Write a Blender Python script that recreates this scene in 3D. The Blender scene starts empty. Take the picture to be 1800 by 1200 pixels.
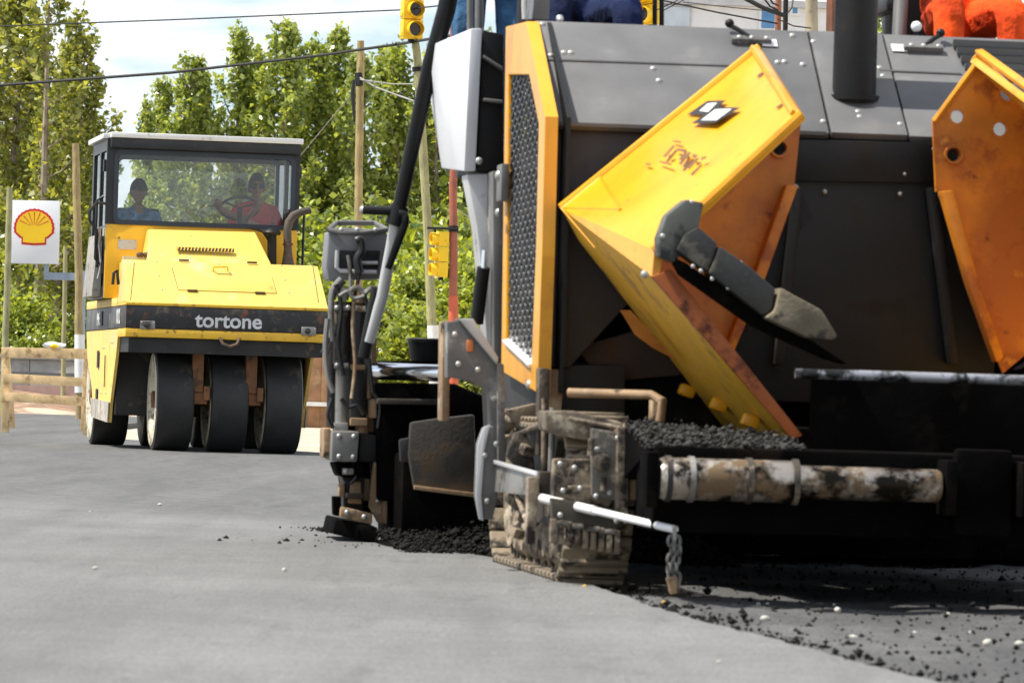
import bpy, bmesh, math, random
import numpy as np
from mathutils import Matrix, Vector, Euler

random.seed(7); rng = np.random.default_rng(11)
S = bpy.context.scene
COL = S.collection
R = math.radians

# ------------------------------------------------------------------ camera
FPX, CAM_H, PITCH, ROLL = 8700.0, 0.67, 93 / 8700, 0.03
cam_d = bpy.data.cameras.new('camera'); cam = bpy.data.objects.new('camera', cam_d); COL.objects.link(cam)
CAM_ROT = Matrix.Rotation(math.pi / 2 + PITCH, 3, 'X') @ Matrix.Rotation(ROLL, 3, 'Z')
cam.matrix_world = Matrix.Translation((0, 0, CAM_H)) @ CAM_ROT.to_4x4()
cam_d.sensor_width = 36; cam_d.lens = FPX * 36 / 1800
cam_d.clip_start = 0.5; cam_d.clip_end = 9000
cam_d.dof.use_dof = True; cam_d.dof.focus_distance = 44; cam_d.dof.aperture_fstop = 12.5
S.camera = cam
S.render.resolution_x, S.render.resolution_y = 1024, 682

# ------------------------------------------------------------------ sky, sun, exposure
SUN_EL, SUN_AZ = R(60), R(-97)          # azimuth from +Y towards +X
w = bpy.data.worlds.new('World'); S.world = w; w.use_nodes = True
nt = w.node_tree; nt.nodes.clear()
def wn(t, **k):
    n = nt.nodes.new(t)
    for a, b in k.items(): setattr(n, a, b)
    return n
out = wn('ShaderNodeOutputWorld'); bg = wn('ShaderNodeBackground'); bg.inputs['Strength'].default_value = 0.085
sky = wn('ShaderNodeTexSky', sky_type='NISHITA', sun_disc=False)
sky.sun_elevation = SUN_EL; sky.sun_rotation = SUN_AZ; sky.altitude = 300; sky.air_density = 1.0; sky.dust_density = 0.4; sky.ozone_density = 2.0
tc = wn('ShaderNodeTexCoord'); mp = wn('ShaderNodeMapping'); mp.inputs['Scale'].default_value = (9, 9, 34); mp.inputs['Location'].default_value = (3.1, 0.4, 0.0)
nz = wn('ShaderNodeTexNoise'); nz.inputs['Scale'].default_value = 1.6; nz.inputs['Detail'].default_value = 6; nz.inputs['Roughness'].default_value = 0.55
cr = wn('ShaderNodeValToRGB'); cr.color_ramp.elements[0].position = 0.36; cr.color_ramp.elements[1].position = 0.60
mx = wn('ShaderNodeMix', data_type='RGBA'); mx.inputs[7].default_value = (9.5, 9.7, 10.0, 1)
bl = wn('ShaderNodeMix', data_type='RGBA', blend_type='MULTIPLY'); bl.inputs[0].default_value = 1.0; bl.inputs[7].default_value = (0.86, 1.0, 1.12, 1)
nt.links.new(tc.outputs['Generated'], mp.inputs['Vector']); nt.links.new(mp.outputs[0], nz.inputs['Vector'])
nt.links.new(nz.outputs['Fac'], cr.inputs[0]); nt.links.new(cr.outputs[0], mx.inputs[0])
nt.links.new(sky.outputs[0], bl.inputs[6]); nt.links.new(bl.outputs[2], mx.inputs[6])
nt.links.new(mx.outputs[2], bg.inputs['Color']); nt.links.new(bg.outputs[0], out.inputs[0])

sd = bpy.data.lights.new('sun', 'SUN'); sun = bpy.data.objects.new('sun', sd); COL.objects.link(sun)
sd.energy = 4.8; sd.angle = R(0.53); sd.color = (1.0, 0.95, 0.86)
to_sun = Vector((math.sin(SUN_AZ) * math.cos(SUN_EL), math.cos(SUN_AZ) * math.cos(SUN_EL), math.sin(SUN_EL)))
sun.rotation_euler = to_sun.to_track_quat('Z', 'Y').to_euler(); sun.location = (-20, -20, 40)
S.view_settings.view_transform = 'Standard'; S.view_settings.look = 'None'
S.view_settings.exposure = 0.62; S.view_settings.gamma = 1.0
S.cycles.max_bounces = 8; S.cycles.transparent_max_bounces = 24

# ------------------------------------------------------------------ measuring: pixel of the photograph -> point of the place
CAM_P = Vector((0, 0, CAM_H))
def ray(px, py): return CAM_ROT @ Vector(((px - 900) / FPX, -(py - 600) / FPX, -1))
def W(px, py, Y):
    d = ray(px, py); return CAM_P + d * (Y / d.y)
def G(px, py, z=0.0):
    d = ray(px, py); return CAM_P + d * ((z - CAM_H) / d.z)
class Frame:
    def __init__(s, o, yaw):
        s.o = Vector(o); s.yaw = yaw; s.Ri = Matrix.Rotation(-yaw, 3, 'Z'); s.c = s.Ri @ (CAM_P - s.o)
    def L(s, px, py, y):
        d = s.Ri @ ray(px, py); return s.c + d * ((y - s.c.y) / d.y)
    def LX(s, px, py, x):
        d = s.Ri @ ray(px, py); return s.c + d * ((x - s.c.x) / d.x)

# ------------------------------------------------------------------ materials
MATS = {}
def mat(name, col, rough=0.6, metal=0.0, dirt=None, bump=0.0, bscale=60, var=0.08, vscale=4, spec=0.5, streak=False, edge=None):
    """base colour with slow variation, optional dirt/rust patches (colour, amount, scale), fine relief"""
    if name in MATS: return MATS[name]
    m = bpy.data.materials.new(name); m.use_nodes = True; t = m.node_tree; N = t.nodes; K = t.links
    p = N['Principled BSDF']; p.inputs['Roughness'].default_value = rough; p.inputs['Metallic'].default_value = metal
    p.inputs['Specular IOR Level'].default_value = spec
    co = N.new('ShaderNodeTexCoord').outputs['Object']
    if streak:
        mpn = N.new('ShaderNodeMapping'); mpn.inputs['Scale'].default_value = (6, 6, 0.7); K.new(co, mpn.inputs[0]); cs = mpn.outputs[0]
    else: cs = co
    n1 = N.new('ShaderNodeTexNoise'); n1.inputs['Scale'].default_value = vscale; n1.inputs['Detail'].default_value = 5; K.new(co, n1.inputs['Vector'])
    r1 = N.new('ShaderNodeMapRange'); r1.inputs[1].default_value = 0.3; r1.inputs[2].default_value = 0.7
    r1.inputs[3].default_value = 1 - var * 2; r1.inputs[4].default_value = 1 + var * 1.2; K.new(n1.outputs['Fac'], r1.inputs[0])
    mu = N.new('ShaderNodeMix'); mu.data_type = 'RGBA'; mu.blend_type = 'MULTIPLY'; mu.inputs[0].default_value = 1
    mu.inputs[6].default_value = (*col, 1); K.new(r1.outputs[0], mu.inputs[7]); last = mu.outputs[2]
    for d in ([] if not dirt else (dirt if isinstance(dirt[0], (list, tuple)) and isinstance(dirt[0][0], (list, tuple)) else [dirt])):
        dc, amt, sc = d
        n2 = N.new('ShaderNodeTexNoise'); n2.inputs['Scale'].default_value = sc; n2.inputs['Detail'].default_value = 8; n2.inputs['Roughness'].default_value = 0.65
        K.new(cs, n2.inputs['Vector'])
        r2 = N.new('ShaderNodeMapRange'); c = 0.72 - 0.42 * amt
        r2.inputs[1].default_value = c - 0.045; r2.inputs[2].default_value = c + 0.055; K.new(n2.outputs['Fac'], r2.inputs[0])
        m2 = N.new('ShaderNodeMix'); m2.data_type = 'RGBA'; K.new(r2.outputs[0], m2.inputs[0]); K.new(last, m2.inputs[6]); m2.inputs[7].default_value = (*dc, 1); last = m2.outputs[2]
        rr = N.new('ShaderNodeMapRange'); rr.inputs[3].default_value = rough; rr.inputs[4].default_value = max(rough, 0.8); K.new(r2.outputs[0], rr.inputs[0]); K.new(rr.outputs[0], p.inputs['Roughness'])
        if metal:
            rm = N.new('ShaderNodeMapRange'); rm.inputs[3].default_value = metal; rm.inputs[4].default_value = 0; K.new(r2.outputs[0], rm.inputs[0]); K.new(rm.outputs[0], p.inputs['Metallic'])
    K.new(last, p.inputs['Base Color'])
    if bump:
        n3 = N.new('ShaderNodeTexNoise'); n3.inputs['Scale'].default_value = bscale; n3.inputs['Detail'].default_value = 4; K.new(co, n3.inputs['Vector'])
        b = N.new('ShaderNodeBump'); b.inputs['Strength'].default_value = bump; b.inputs['Distance'].default_value = 0.02; K.new(n3.outputs['Fac'], b.inputs['Height']); K.new(b.outputs[0], p.inputs['Normal'])
    MATS[name] = m; return m

def leaf_mat(name, c1, c2, trans=0.35):
    m = bpy.data.materials.new(name); m.use_nodes = True; t = m.node_tree; N = t.nodes; K = t.links
    p = N['Principled BSDF']; p.inputs['Roughness'].default_value = 0.32; p.inputs['Specular IOR Level'].default_value = 0.7
    g = N.new('ShaderNodeNewGeometry'); r = N.new('ShaderNodeValToRGB')
    r.color_ramp.elements[0].color = (*c1, 1); r.color_ramp.elements[1].color = (*c2, 1); K.new(g.outputs['Random Per Island'], r.inputs[0])
    K.new(r.outputs[0], p.inputs['Base Color'])
    tl = N.new('ShaderNodeBsdfTranslucent'); mu = N.new('ShaderNodeMix'); mu.data_type = 'RGBA'; mu.blend_type = 'MULTIPLY'; mu.inputs[0].default_value = 1
    K.new(r.outputs[0], mu.inputs[6]); mu.inputs[7].default_value = (1.5, 1.35, 0.5, 1); K.new(mu.outputs[2], tl.inputs[0])
    ms = N.new('ShaderNodeMixShader'); ms.inputs[0].default_value = trans; K.new(p.outputs[0], ms.inputs[1]); K.new(tl.outputs[0], ms.inputs[2])
    K.new(ms.outputs[0], N['Material Output'].inputs[0]); return m

def glass_mat(name, tint=(0.75, 0.8, 0.82), dust=0.12):
    m = bpy.data.materials.new(name); m.use_nodes = True; t = m.node_tree; N = t.nodes; K = t.links; N.remove(N['Principled BSDF'])
    tr = N.new('ShaderNodeBsdfTransparent'); tr.inputs[0].default_value = (*tint, 1)
    gl = N.new('ShaderNodeBsdfGlossy'); gl.inputs['Roughness'].default_value = 0.03
    df = N.new('ShaderNodeBsdfDiffuse'); df.inputs[0].default_value = (0.42, 0.43, 0.42, 1)
    lw = N.new('ShaderNodeFresnel'); lw.inputs[0].default_value = 1.5
    a = N.new('ShaderNodeMixShader'); b = N.new('ShaderNodeMixShader')
    nz = N.new('ShaderNodeTexNoise'); nz.inputs['Scale'].default_value = 3.5; nz.inputs['Detail'].default_value = 9; nz.inputs['Roughness'].default_value = 0.7
    co = N.new('ShaderNodeTexCoord'); K.new(co.outputs['Object'], nz.inputs['Vector'])
    mr = N.new('ShaderNodeMapRange'); mr.inputs[1].default_value = 0.35; mr.inputs[2].default_value = 0.75; mr.inputs[3].default_value = dust * 0.4; mr.inputs[4].default_value = dust * 2; K.new(nz.outputs['Fac'], mr.inputs[0])
    K.new(mr.outputs[0], a.inputs[0]); K.new(tr.outputs[0], a.inputs[1]); K.new(df.outputs[0], a.inputs[2])
    K.new(lw.outputs[0], b.inputs[0]); K.new(a.outputs[0], b.inputs[1]); K.new(gl.outputs[0], b.inputs[2]); K.new(b.outputs[0], N['Material Output'].inputs[0])
    return m

RUST = (0.16, 0.055, 0.02); SOIL = (0.10, 0.075, 0.05); TAR = (0.012, 0.011, 0.010); DUST = (0.36, 0.30, 0.21)
M_YEL = mat('yellow_paint_roller', (0.74, 0.52, 0.105), 0.42, dirt=[((0.66, 0.50, 0.20), 0.30, 2.2), ((0.46, 0.30, 0.07), 0.13, 5), (RUST, 0.045, 15)], var=0.06, bump=0.04, bscale=12)
M_YSIDE = mat('yellow_paint_dusty', (0.84, 0.58, 0.14), 0.55, dirt=[((0.66, 0.50, 0.24), 0.35, 2.0), (SOIL, 0.14, 7)], var=0.06)
M_YRUST = mat('yellow_paint_chipped', (0.80, 0.47, 0.03), 0.45, dirt=[(RUST, 0.24, 7), (TAR, 0.16, 13)], var=0.08)
M_BLKBAND = mat('black_bumper_paint', (0.018, 0.017, 0.016), 0.5, dirt=[((0.09, 0.07, 0.05), 0.32, 6), (RUST, 0.26, 9), ((0.45, 0.28, 0.04), 0.05, 15)], var=0.2)
M_CABBLK = mat('cab_black', (0.018, 0.019, 0.021), 0.42, dirt=((0.12, 0.10, 0.08), 0.12, 6), var=0.15)
M_CABBLUE = mat('cab_rubber_blue_black', (0.03, 0.04, 0.055), 0.45)
M_WHITE = mat('white_paint', (0.80, 0.79, 0.76), 0.4, dirt=((0.45, 0.42, 0.36), 0.2, 5), var=0.04)
M_PUREWHITE = mat('white_panel', (0.82, 0.82, 0.82), 0.35, var=0.02)
M_RUBBER = mat('tyre_rubber', (0.022, 0.021, 0.020), 0.62, dirt=((0.085, 0.075, 0.06), 0.22, 3), var=0.2, bump=0.06, bscale=40)
M_CREAM = mat('cream_rim', (0.62, 0.56, 0.42), 0.6, dirt=[(SOIL, 0.30, 8), (RUST, 0.15, 12)], var=0.1)
M_RUSTY = mat('rusty_steel', (0.20, 0.085, 0.03), 0.8, dirt=((0.05, 0.03, 0.02), 0.4, 6), var=0.2, bump=0.1)
M_RUSTPIPE = mat('rusty_pipe', (0.13, 0.075, 0.045), 0.8, dirt=((0.04, 0.028, 0.02), 0.4, 10), var=0.2, bump=0.15)
M_DARK = mat('dark_machine_steel', (0.016, 0.014, 0.013), 0.6, dirt=(SOIL, 0.2, 5), var=0.3, bump=0.06)
M_TAR = mat('tar_coated_steel', (0.0035, 0.003, 0.003), 0.9, spec=0.03, dirt=((0.008, 0.006, 0.0045), 0.3, 5), var=0.3, bump=0.08, bscale=35)
M_PVYEL = mat('yellow_paint_paver', (0.76, 0.345, 0.010), 0.32, dirt=[((0.58, 0.24, 0.015), 0.30, 2.5), ((0.20, 0.10, 0.03), 0.07, 14)], var=0.07, bump=0.05, bscale=8)
M_PVORANGE = mat('worn_orange_steel', (0.62, 0.22, 0.012), 0.5, dirt=[((0.44, 0.13, 0.012), 0.42, 2.2), ((0.30, 0.07, 0.010), 0.30, 5.5), ((0.70, 0.30, 0.03), 0.14, 11), ((0.07, 0.022, 0.01), 0.12, 9)], var=0.2, bump=0.06, bscale=22, streak=False)
M_PVOLIVE = mat('hopper_floor_paint', (0.74, 0.40, 0.03), 0.5, dirt=[((0.45, 0.24, 0.04), 0.35, 4), (SOIL, 0.15, 8)], var=0.1)
M_PVRED = mat('rusty_red_edge', (0.42, 0.10, 0.015), 0.55, dirt=((0.09, 0.025, 0.01), 0.4, 9), var=0.2)
M_HOOD = mat('charcoal_hood_paint', (0.12, 0.12, 0.122), 0.55, dirt=((0.15, 0.145, 0.14), 0.3, 4), var=0.12, bump=0.02, bscale=150)
M_SIDEDK = mat('dark_brown_panel', (0.048, 0.037, 0.030), 0.5, dirt=((0.075, 0.058, 0.046), 0.25, 3), var=0.15)
M_BLACKPAINT = mat('black_paint', (0.009, 0.009, 0.0095), 0.5, dirt=((0.02, 0.0175, 0.015), 0.3, 4), var=0.2, spec=0.3)
M_SILVER = mat('silver_paint', (0.52, 0.52, 0.52), 0.35, metal=0.15, dirt=((0.2, 0.19, 0.17), 0.15, 5), var=0.06)
M_PANEL = mat('light_grey_panel', (0.66, 0.67, 0.69), 0.35, var=0.04, dirt=((0.42, 0.42, 0.42), 0.12, 5))
M_STEEL = mat('worn_grey_steel', (0.30, 0.29, 0.27), 0.45, metal=0.5, dirt=[((0.10, 0.085, 0.065), 0.35, 6), (RUST, 0.12, 9)], var=0.15)
M_GREYPL = mat('grey_painted_plate', (0.13, 0.125, 0.12), 0.45, dirt=((0.30, 0.28, 0.25), 0.25, 5), var=0.2)
M_CHROME = mat('chrome_rod', (0.82, 0.83, 0.86), 0.12, metal=1.0, var=0.02)
M_POLISH = mat('polished_push_roller', (0.50, 0.44, 0.37), 0.35, metal=0.85, dirt=[((0.012, 0.009, 0.006), 0.50, 6), ((0.12, 0.075, 0.035), 0.42, 9)], var=0.15, bump=0.03)
M_WORN = mat('worn_bar_steel', (0.34, 0.35, 0.38), 0.42, metal=0.5, dirt=[((0.012, 0.012, 0.012), 0.48, 12), ((0.06, 0.06, 0.06), 0.3, 25)], var=0.1)
M_TAN = mat('dusty_track_steel', (0.22, 0.17, 0.115), 0.7, dirt=[((0.46, 0.39, 0.28), 0.30, 9), ((0.020, 0.014, 0.010), 0.46, 11)], var=0.25, bump=0.25, bscale=45)
M_PAD = mat('ground_track_pad', (0.25, 0.195, 0.13), 0.75, dirt=[((0.46, 0.38, 0.27), 0.28, 9), ((0.018, 0.013, 0.009), 0.42, 9)], var=0.25, bump=0.25, bscale=45)
M_TANDK = mat('oily_track_frame', (0.045, 0.034, 0.024), 0.7, dirt=[((0.26, 0.20, 0.14), 0.3, 6), (TAR, 0.3, 8)], var=0.3, bump=0.15)
M_BRONZE = mat('rust_tan_steel', (0.30, 0.19, 0.10), 0.65, dirt=[((0.46, 0.36, 0.24), 0.3, 7), (TAR, 0.24, 8)], var=0.2, bump=0.12)
M_FLAP = mat('dirty_rubber_flap', (0.022, 0.021, 0.019), 0.5, dirt=[((0.12, 0.11, 0.08), 0.30, 7), (TAR, 0.2, 14)], var=0.3, bump=0.12, bscale=50)
M_FLAPTIP = mat('worn_flap_tip', (0.17, 0.14, 0.09), 0.75, dirt=((0.03, 0.027, 0.022), 0.36, 16), var=0.3, bump=0.25, bscale=60)
M_BOLT = mat('zinc_bolt', (0.42, 0.42, 0.40), 0.4, metal=0.4, var=0.05)
M_HOSE = mat('black_hose', (0.014, 0.014, 0.014), 0.38, var=0.1)
M_LETTER = mat('grey_white_lettering', (0.66, 0.66, 0.64), 0.5, dirt=((0.05, 0.05, 0.05), 0.08, 14), var=0.1)
M_WOOD = mat('pine_board', (0.78, 0.55, 0.28), 0.7, dirt=((0.36, 0.22, 0.10), 0.3, 6), var=0.15, vscale=9)
M_POLEG = mat('weathered_pole_greenish', (0.36, 0.34, 0.17), 0.85, dirt=((0.20, 0.19, 0.11), 0.35, 8), var=0.15, streak=True)
M_POLEB = mat('weathered_pole_brown', (0.38, 0.29, 0.13), 0.85, dirt=((0.19, 0.14, 0.08), 0.35, 8), var=0.15, streak=True)
M_POLER = mat('red_oxide_pole', (0.34, 0.10, 0.055), 0.6, dirt=((0.24, 0.09, 0.06), 0.3, 5), var=0.1)
M_POLERED2 = mat('red_pole_base', (0.55, 0.11, 0.05), 0.6, var=0.1)
M_SIGYEL = mat('traffic_yellow', (0.88, 0.56, 0.01), 0.4, dirt=((0.55, 0.35, 0.03), 0.15, 14), var=0.06)
M_LENS = mat('dark_lens', (0.045, 0.03, 0.02), 0.2, var=0.2)
M_BARK = mat('poplar_bark', (0.36, 0.29, 0.21), 0.9, dirt=((0.12, 0.09, 0.06), 0.3, 6), var=0.2, bump=0.3, bscale=12)
M_CONC = mat('pale_concrete', (0.42, 0.40, 0.36), 0.85, dirt=((0.26, 0.24, 0.21), 0.3, 1.2), var=0.12)
M_BROWNW = mat('brown_wall', (0.30, 0.16, 0.08), 0.85, dirt=((0.40, 0.27, 0.14), 0.3, 2.5), var=0.15)
M_STONE = mat('pale_stone', (0.50, 0.48, 0.42), 0.8, var=0.15, bump=0.1)
M_STONEY = mat('ochre_stone', (0.62, 0.42, 0.08), 0.8, var=0.15)
M_CRUMB = mat('asphalt_crumbs', (0.010, 0.0095, 0.009), 0.85, spec=0.2, var=0.4, vscale=20)
M_NAVY = mat('navy_cloth', (0.010, 0.018, 0.060), 0.9, var=0.3, vscale=6, bump=1.2, bscale=11, spec=0.2)
M_DENIM = mat('light_denim', (0.06, 0.15, 0.28), 0.9, var=0.35, vscale=9, bump=1.2, bscale=14, spec=0.2)
M_ORANGE = mat('orange_cloth', (0.78, 0.075, 0.010), 0.9, var=0.3, vscale=6, bump=1.6, bscale=10, spec=0.2)
M_REDSH = mat('red_shirt', (0.66, 0.035, 0.04), 0.85, var=0.15, vscale=6)
M_BLUESH = mat('blue_check_shirt', (0.10, 0.25, 0.46), 0.85, var=0.35, vscale=14)
M_SKIN = mat('skin', (0.27, 0.14, 0.085), 0.55, var=0.06)
M_HAIR = mat('dark_hair', (0.012, 0.010, 0.009), 0.6)
M_CAP = mat('navy_cap', (0.012, 0.014, 0.028), 0.8)
M_SHOE = mat('black_boot', (0.015, 0.014, 0.013), 0.5)
M_SEAT = mat('black_seat_vinyl', (0.015, 0.015, 0.016), 0.5)
M_GLASS = glass_mat('cab_glass', (0.97, 0.985, 0.99), 0.03)
M_HEADL = mat('headlight_lens', (0.55, 0.55, 0.52), 0.12, var=0.1, spec=0.8)
M_CABLE = mat('black_cable', (0.012, 0.012, 0.012), 0.6)
M_WIREGREY = mat('grey_wire', (0.30, 0.29, 0.26), 0.6)

# ------------------------------------------------------------------ mesh building
class MB:
    def __init__(s): s.v = []; s.f = []
    def add(s, vs, fs):
        o = len(s.v); s.v += [tuple(p) for p in vs]; s.f += [tuple(i + o for i in f) for f in fs]; return s
    def box(s, c, d, rot=None):
        c = Vector(c); h = Vector(d) / 2; m = Euler(rot).to_matrix() if rot else Matrix.Identity(3)
        vs = [c + m @ Vector((x * h.x, y * h.y, z * h.z)) for x in (-1, 1) for y in (-1, 1) for z in (-1, 1)]
        return s.add(vs, [(0, 1, 3, 2), (4, 6, 7, 5), (0, 4, 5, 1), (2, 3, 7, 6), (0, 2, 6, 4), (1, 5, 7, 3)])
    def span(s, a, b):
        a, b = Vector(a), Vector(b); return s.box((a + b) / 2, [abs(q) for q in (b - a)])
    def loft(s, A, B):
        n = len(A); fs = [(i, (i + 1) % n, n + (i + 1) % n, n + i) for i in range(n)]
        return s.add(list(A) + list(B), fs + [tuple(range(n))[::-1], tuple(range(n, 2 * n))])
    def slab(s, pts, th):
        pts = [Vector(p) for p in pts]; n = Vector((0, 0, 0)); c = sum(pts, Vector()) / len(pts)
        for i in range(len(pts)): n += (pts[i] - c).cross(pts[(i + 1) % len(pts)] - c)
        n.normalize(); return s.loft(pts, [p + n * th for p in pts])
    def tube(s, pts, r, n=10, cap=True):
        pts = [Vector(p) for p in pts]; rs = r if isinstance(r, (list, tuple)) else [r] * len(pts)
        rings = []; up = None
        for i, p in enumerate(pts):
            d = (pts[min(i + 1, len(pts) - 1)] - pts[max(i - 1, 0)]).normalized()
            if up is None: up = Vector((0, 0, 1)) if abs(d.z) < 0.9 else Vector((1, 0, 0))
            a = d.cross(up).normalized(); up = a.cross(d).normalized()
            rings.append([p + (a * math.cos(t) + up * math.sin(t)) * rs[i] for t in [2 * math.pi * k / n for k in range(n)]])
        vs = [q for g in rings for q in g]; fs = []
        for i in range(len(pts) - 1):
            for k in range(n): fs.append((i * n + k, i * n + (k + 1) % n, (i + 1) * n + (k + 1) % n, (i + 1) * n + k))
        if cap: fs += [tuple(range(n))[::-1], tuple(range((len(pts) - 1) * n, len(pts) * n))]
        return s.add(vs, fs)
    def lathe(s, prof, axis='x', c=(0, 0, 0), n=40):
        c = Vector(c); vs = []; fs = []; m = len(prof)
        for k in range(n):
            t = 2 * math.pi * k / n
            for (h, r) in prof:
                a, b = r * math.cos(t), r * math.sin(t)
                vs.append(c + Vector({'x': (h, a, b), 'y': (a, h, b), 'z': (a, b, h)}[axis]))
        for k in range(n):
            for j in range(m - 1): fs.append((k * m + j, ((k + 1) % n) * m + j, ((k + 1) % n) * m + j + 1, k * m + j + 1))
        return s.add(vs, fs)
    def mesh(s, name, bev=0.0, smooth=True, seg=2):
        me = bpy.data.meshes.new(name); me.from_pydata(s.v, [], s.f)
        b = bmesh.new(); b.from_mesh(me); bmesh.ops.remove_doubles(b, verts=b.verts, dist=1e-5); bmesh.ops.recalc_face_normals(b, faces=b.faces)
        if bev:
            es = [e for e in b.edges if len(e.link_faces) == 2 and e.calc_face_angle(0) > 0.5]
            bmesh.ops.bevel(b, geom=es, offset=bev, segments=seg, profile=0.6, affect='EDGES', clamp_overlap=True)
        b.to_mesh(me); b.free()
        if smooth:
            me.polygons.foreach_set('use_smooth', [True] * len(me.polygons)); me.set_sharp_from_angle(angle=R(38))
        return me
    def build(s, name, m, parent=None, bev=0.0, smooth=True, seg=2):
        me = s.mesh(name, bev, smooth, seg); me.materials.append(m); return link(name, me, parent)

def link(name, me, parent=None, M4=None):
    o = bpy.data.objects.new(name, me); COL.objects.link(o)
    if parent is not None: o.parent = parent
    if M4 is not None: o.matrix_local = M4
    return o
def tag(o, label=None, cat=None, group=None, kind=None):
    if label: o['label'] = label
    if cat: o['category'] = cat
    if group: o['group'] = group
    if kind: o['kind'] = kind
    return o
def thing(name, label, cat, loc=(0, 0, 0), rz=0.0, group=None):
    o = bpy.data.objects.new(name, None); COL.objects.link(o); o.location = loc; o.rotation_euler = (0, 0, rz); o.empty_display_size = 0.2
    return tag(o, label, cat, group)
def copy_tree(o, parent=None):
    c = o.copy(); COL.objects.link(c)
    if parent is not None: c.parent = parent
    for ch in list(o.children): copy_tree(ch, c)
    return c
def plate(outline, holes, th, fn):
    """flat plate with holes; fn maps (u, v, w) to the local point, w in 0..th"""
    from mathutils.geometry import delaunay_2d_cdt
    loops = [list(outline)] + [list(h) for h in holes]; vs = []; es = []
    for lp in loops:
        o = len(vs); vs += [Vector((q[0], q[1])) for q in lp]; es += [(o + k, o + (k + 1) % len(lp)) for k in range(len(lp))]
    v2, _, f2, *_r = delaunay_2d_cdt(vs, es, [], 0, 1e-6)
    def inn(p, lp):
        c = False
        for i in range(len(lp)):
            (x1, y1), (x2, y2) = lp[i], lp[i - 1]
            if (y1 > p.y) != (y2 > p.y) and p.x < (x2 - x1) * (p.y - y1) / (y2 - y1) + x1: c = not c
        return c
    cen = lambda f: sum((v2[i] for i in f), Vector((0, 0))) / len(f)
    f2 = [f for f in f2 if inn(cen(f), loops[0]) and not any(inn(cen(f), h) for h in loops[1:])]
    mb = MB(); n = len(v2)
    cnt = {}
    for f in f2:
        for a, b in zip(f, list(f[1:]) + [f[0]]): cnt[(min(a, b), max(a, b))] = cnt.get((min(a, b), max(a, b)), 0) + 1
    fs = [tuple(f) for f in f2] + [tuple(q + n for q in f)[::-1] for f in f2] + [(a, b, b + n, a + n) for (a, b), k in cnt.items() if k == 1]
    return mb.add([fn(v.x, v.y, 0) for v in v2] + [fn(v.x, v.y, th) for v in v2], fs)
def circ(c, r, n=16): return [(c[0] + r * math.cos(2 * math.pi * k / n), c[1] + r * math.sin(2 * math.pi * k / n)) for k in range(n)]
def text(name, body, size, m, parent, M4, offset=0.0, extrude=0.001, shear=0.0, sx=1.0):
    cu = bpy.data.curves.new(name, 'FONT'); cu.body = body; cu.size = size; cu.offset = offset; cu.extrude = extrude; cu.shear = shear
    cu.align_x = 'CENTER'; cu.align_y = 'CENTER'; cu.materials.append(m)
    ob = bpy.data.objects.new('text_tmp', cu); COL.objects.link(ob); dg = bpy.context.evaluated_depsgraph_get(); me = bpy.data.meshes.new_from_object(ob.evaluated_get(dg)); bpy.data.objects.remove(ob); bpy.data.curves.remove(cu)
    return link(name, me, parent, M4 @ Matrix.Diagonal((sx, 1, 1, 1)))
BOLT = MB().lathe([(0, 0.0), (0, 1.0), (0.35, 0.86), (0.6, 0.5), (0.68, 0.0)], 'z', n=10).mesh('bolt'); BOLT.materials.append(M_BOLT)
def bolt(parent, p, n=(0, -1, 0), r=0.012, name='bolt'):
    q = Vector(n).to_track_quat('Z', 'Y').to_matrix().to_4x4()
    return link(name, BOLT, parent, Matrix.Translation(p) @ q @ Matrix.Scale(r, 4))
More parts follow.
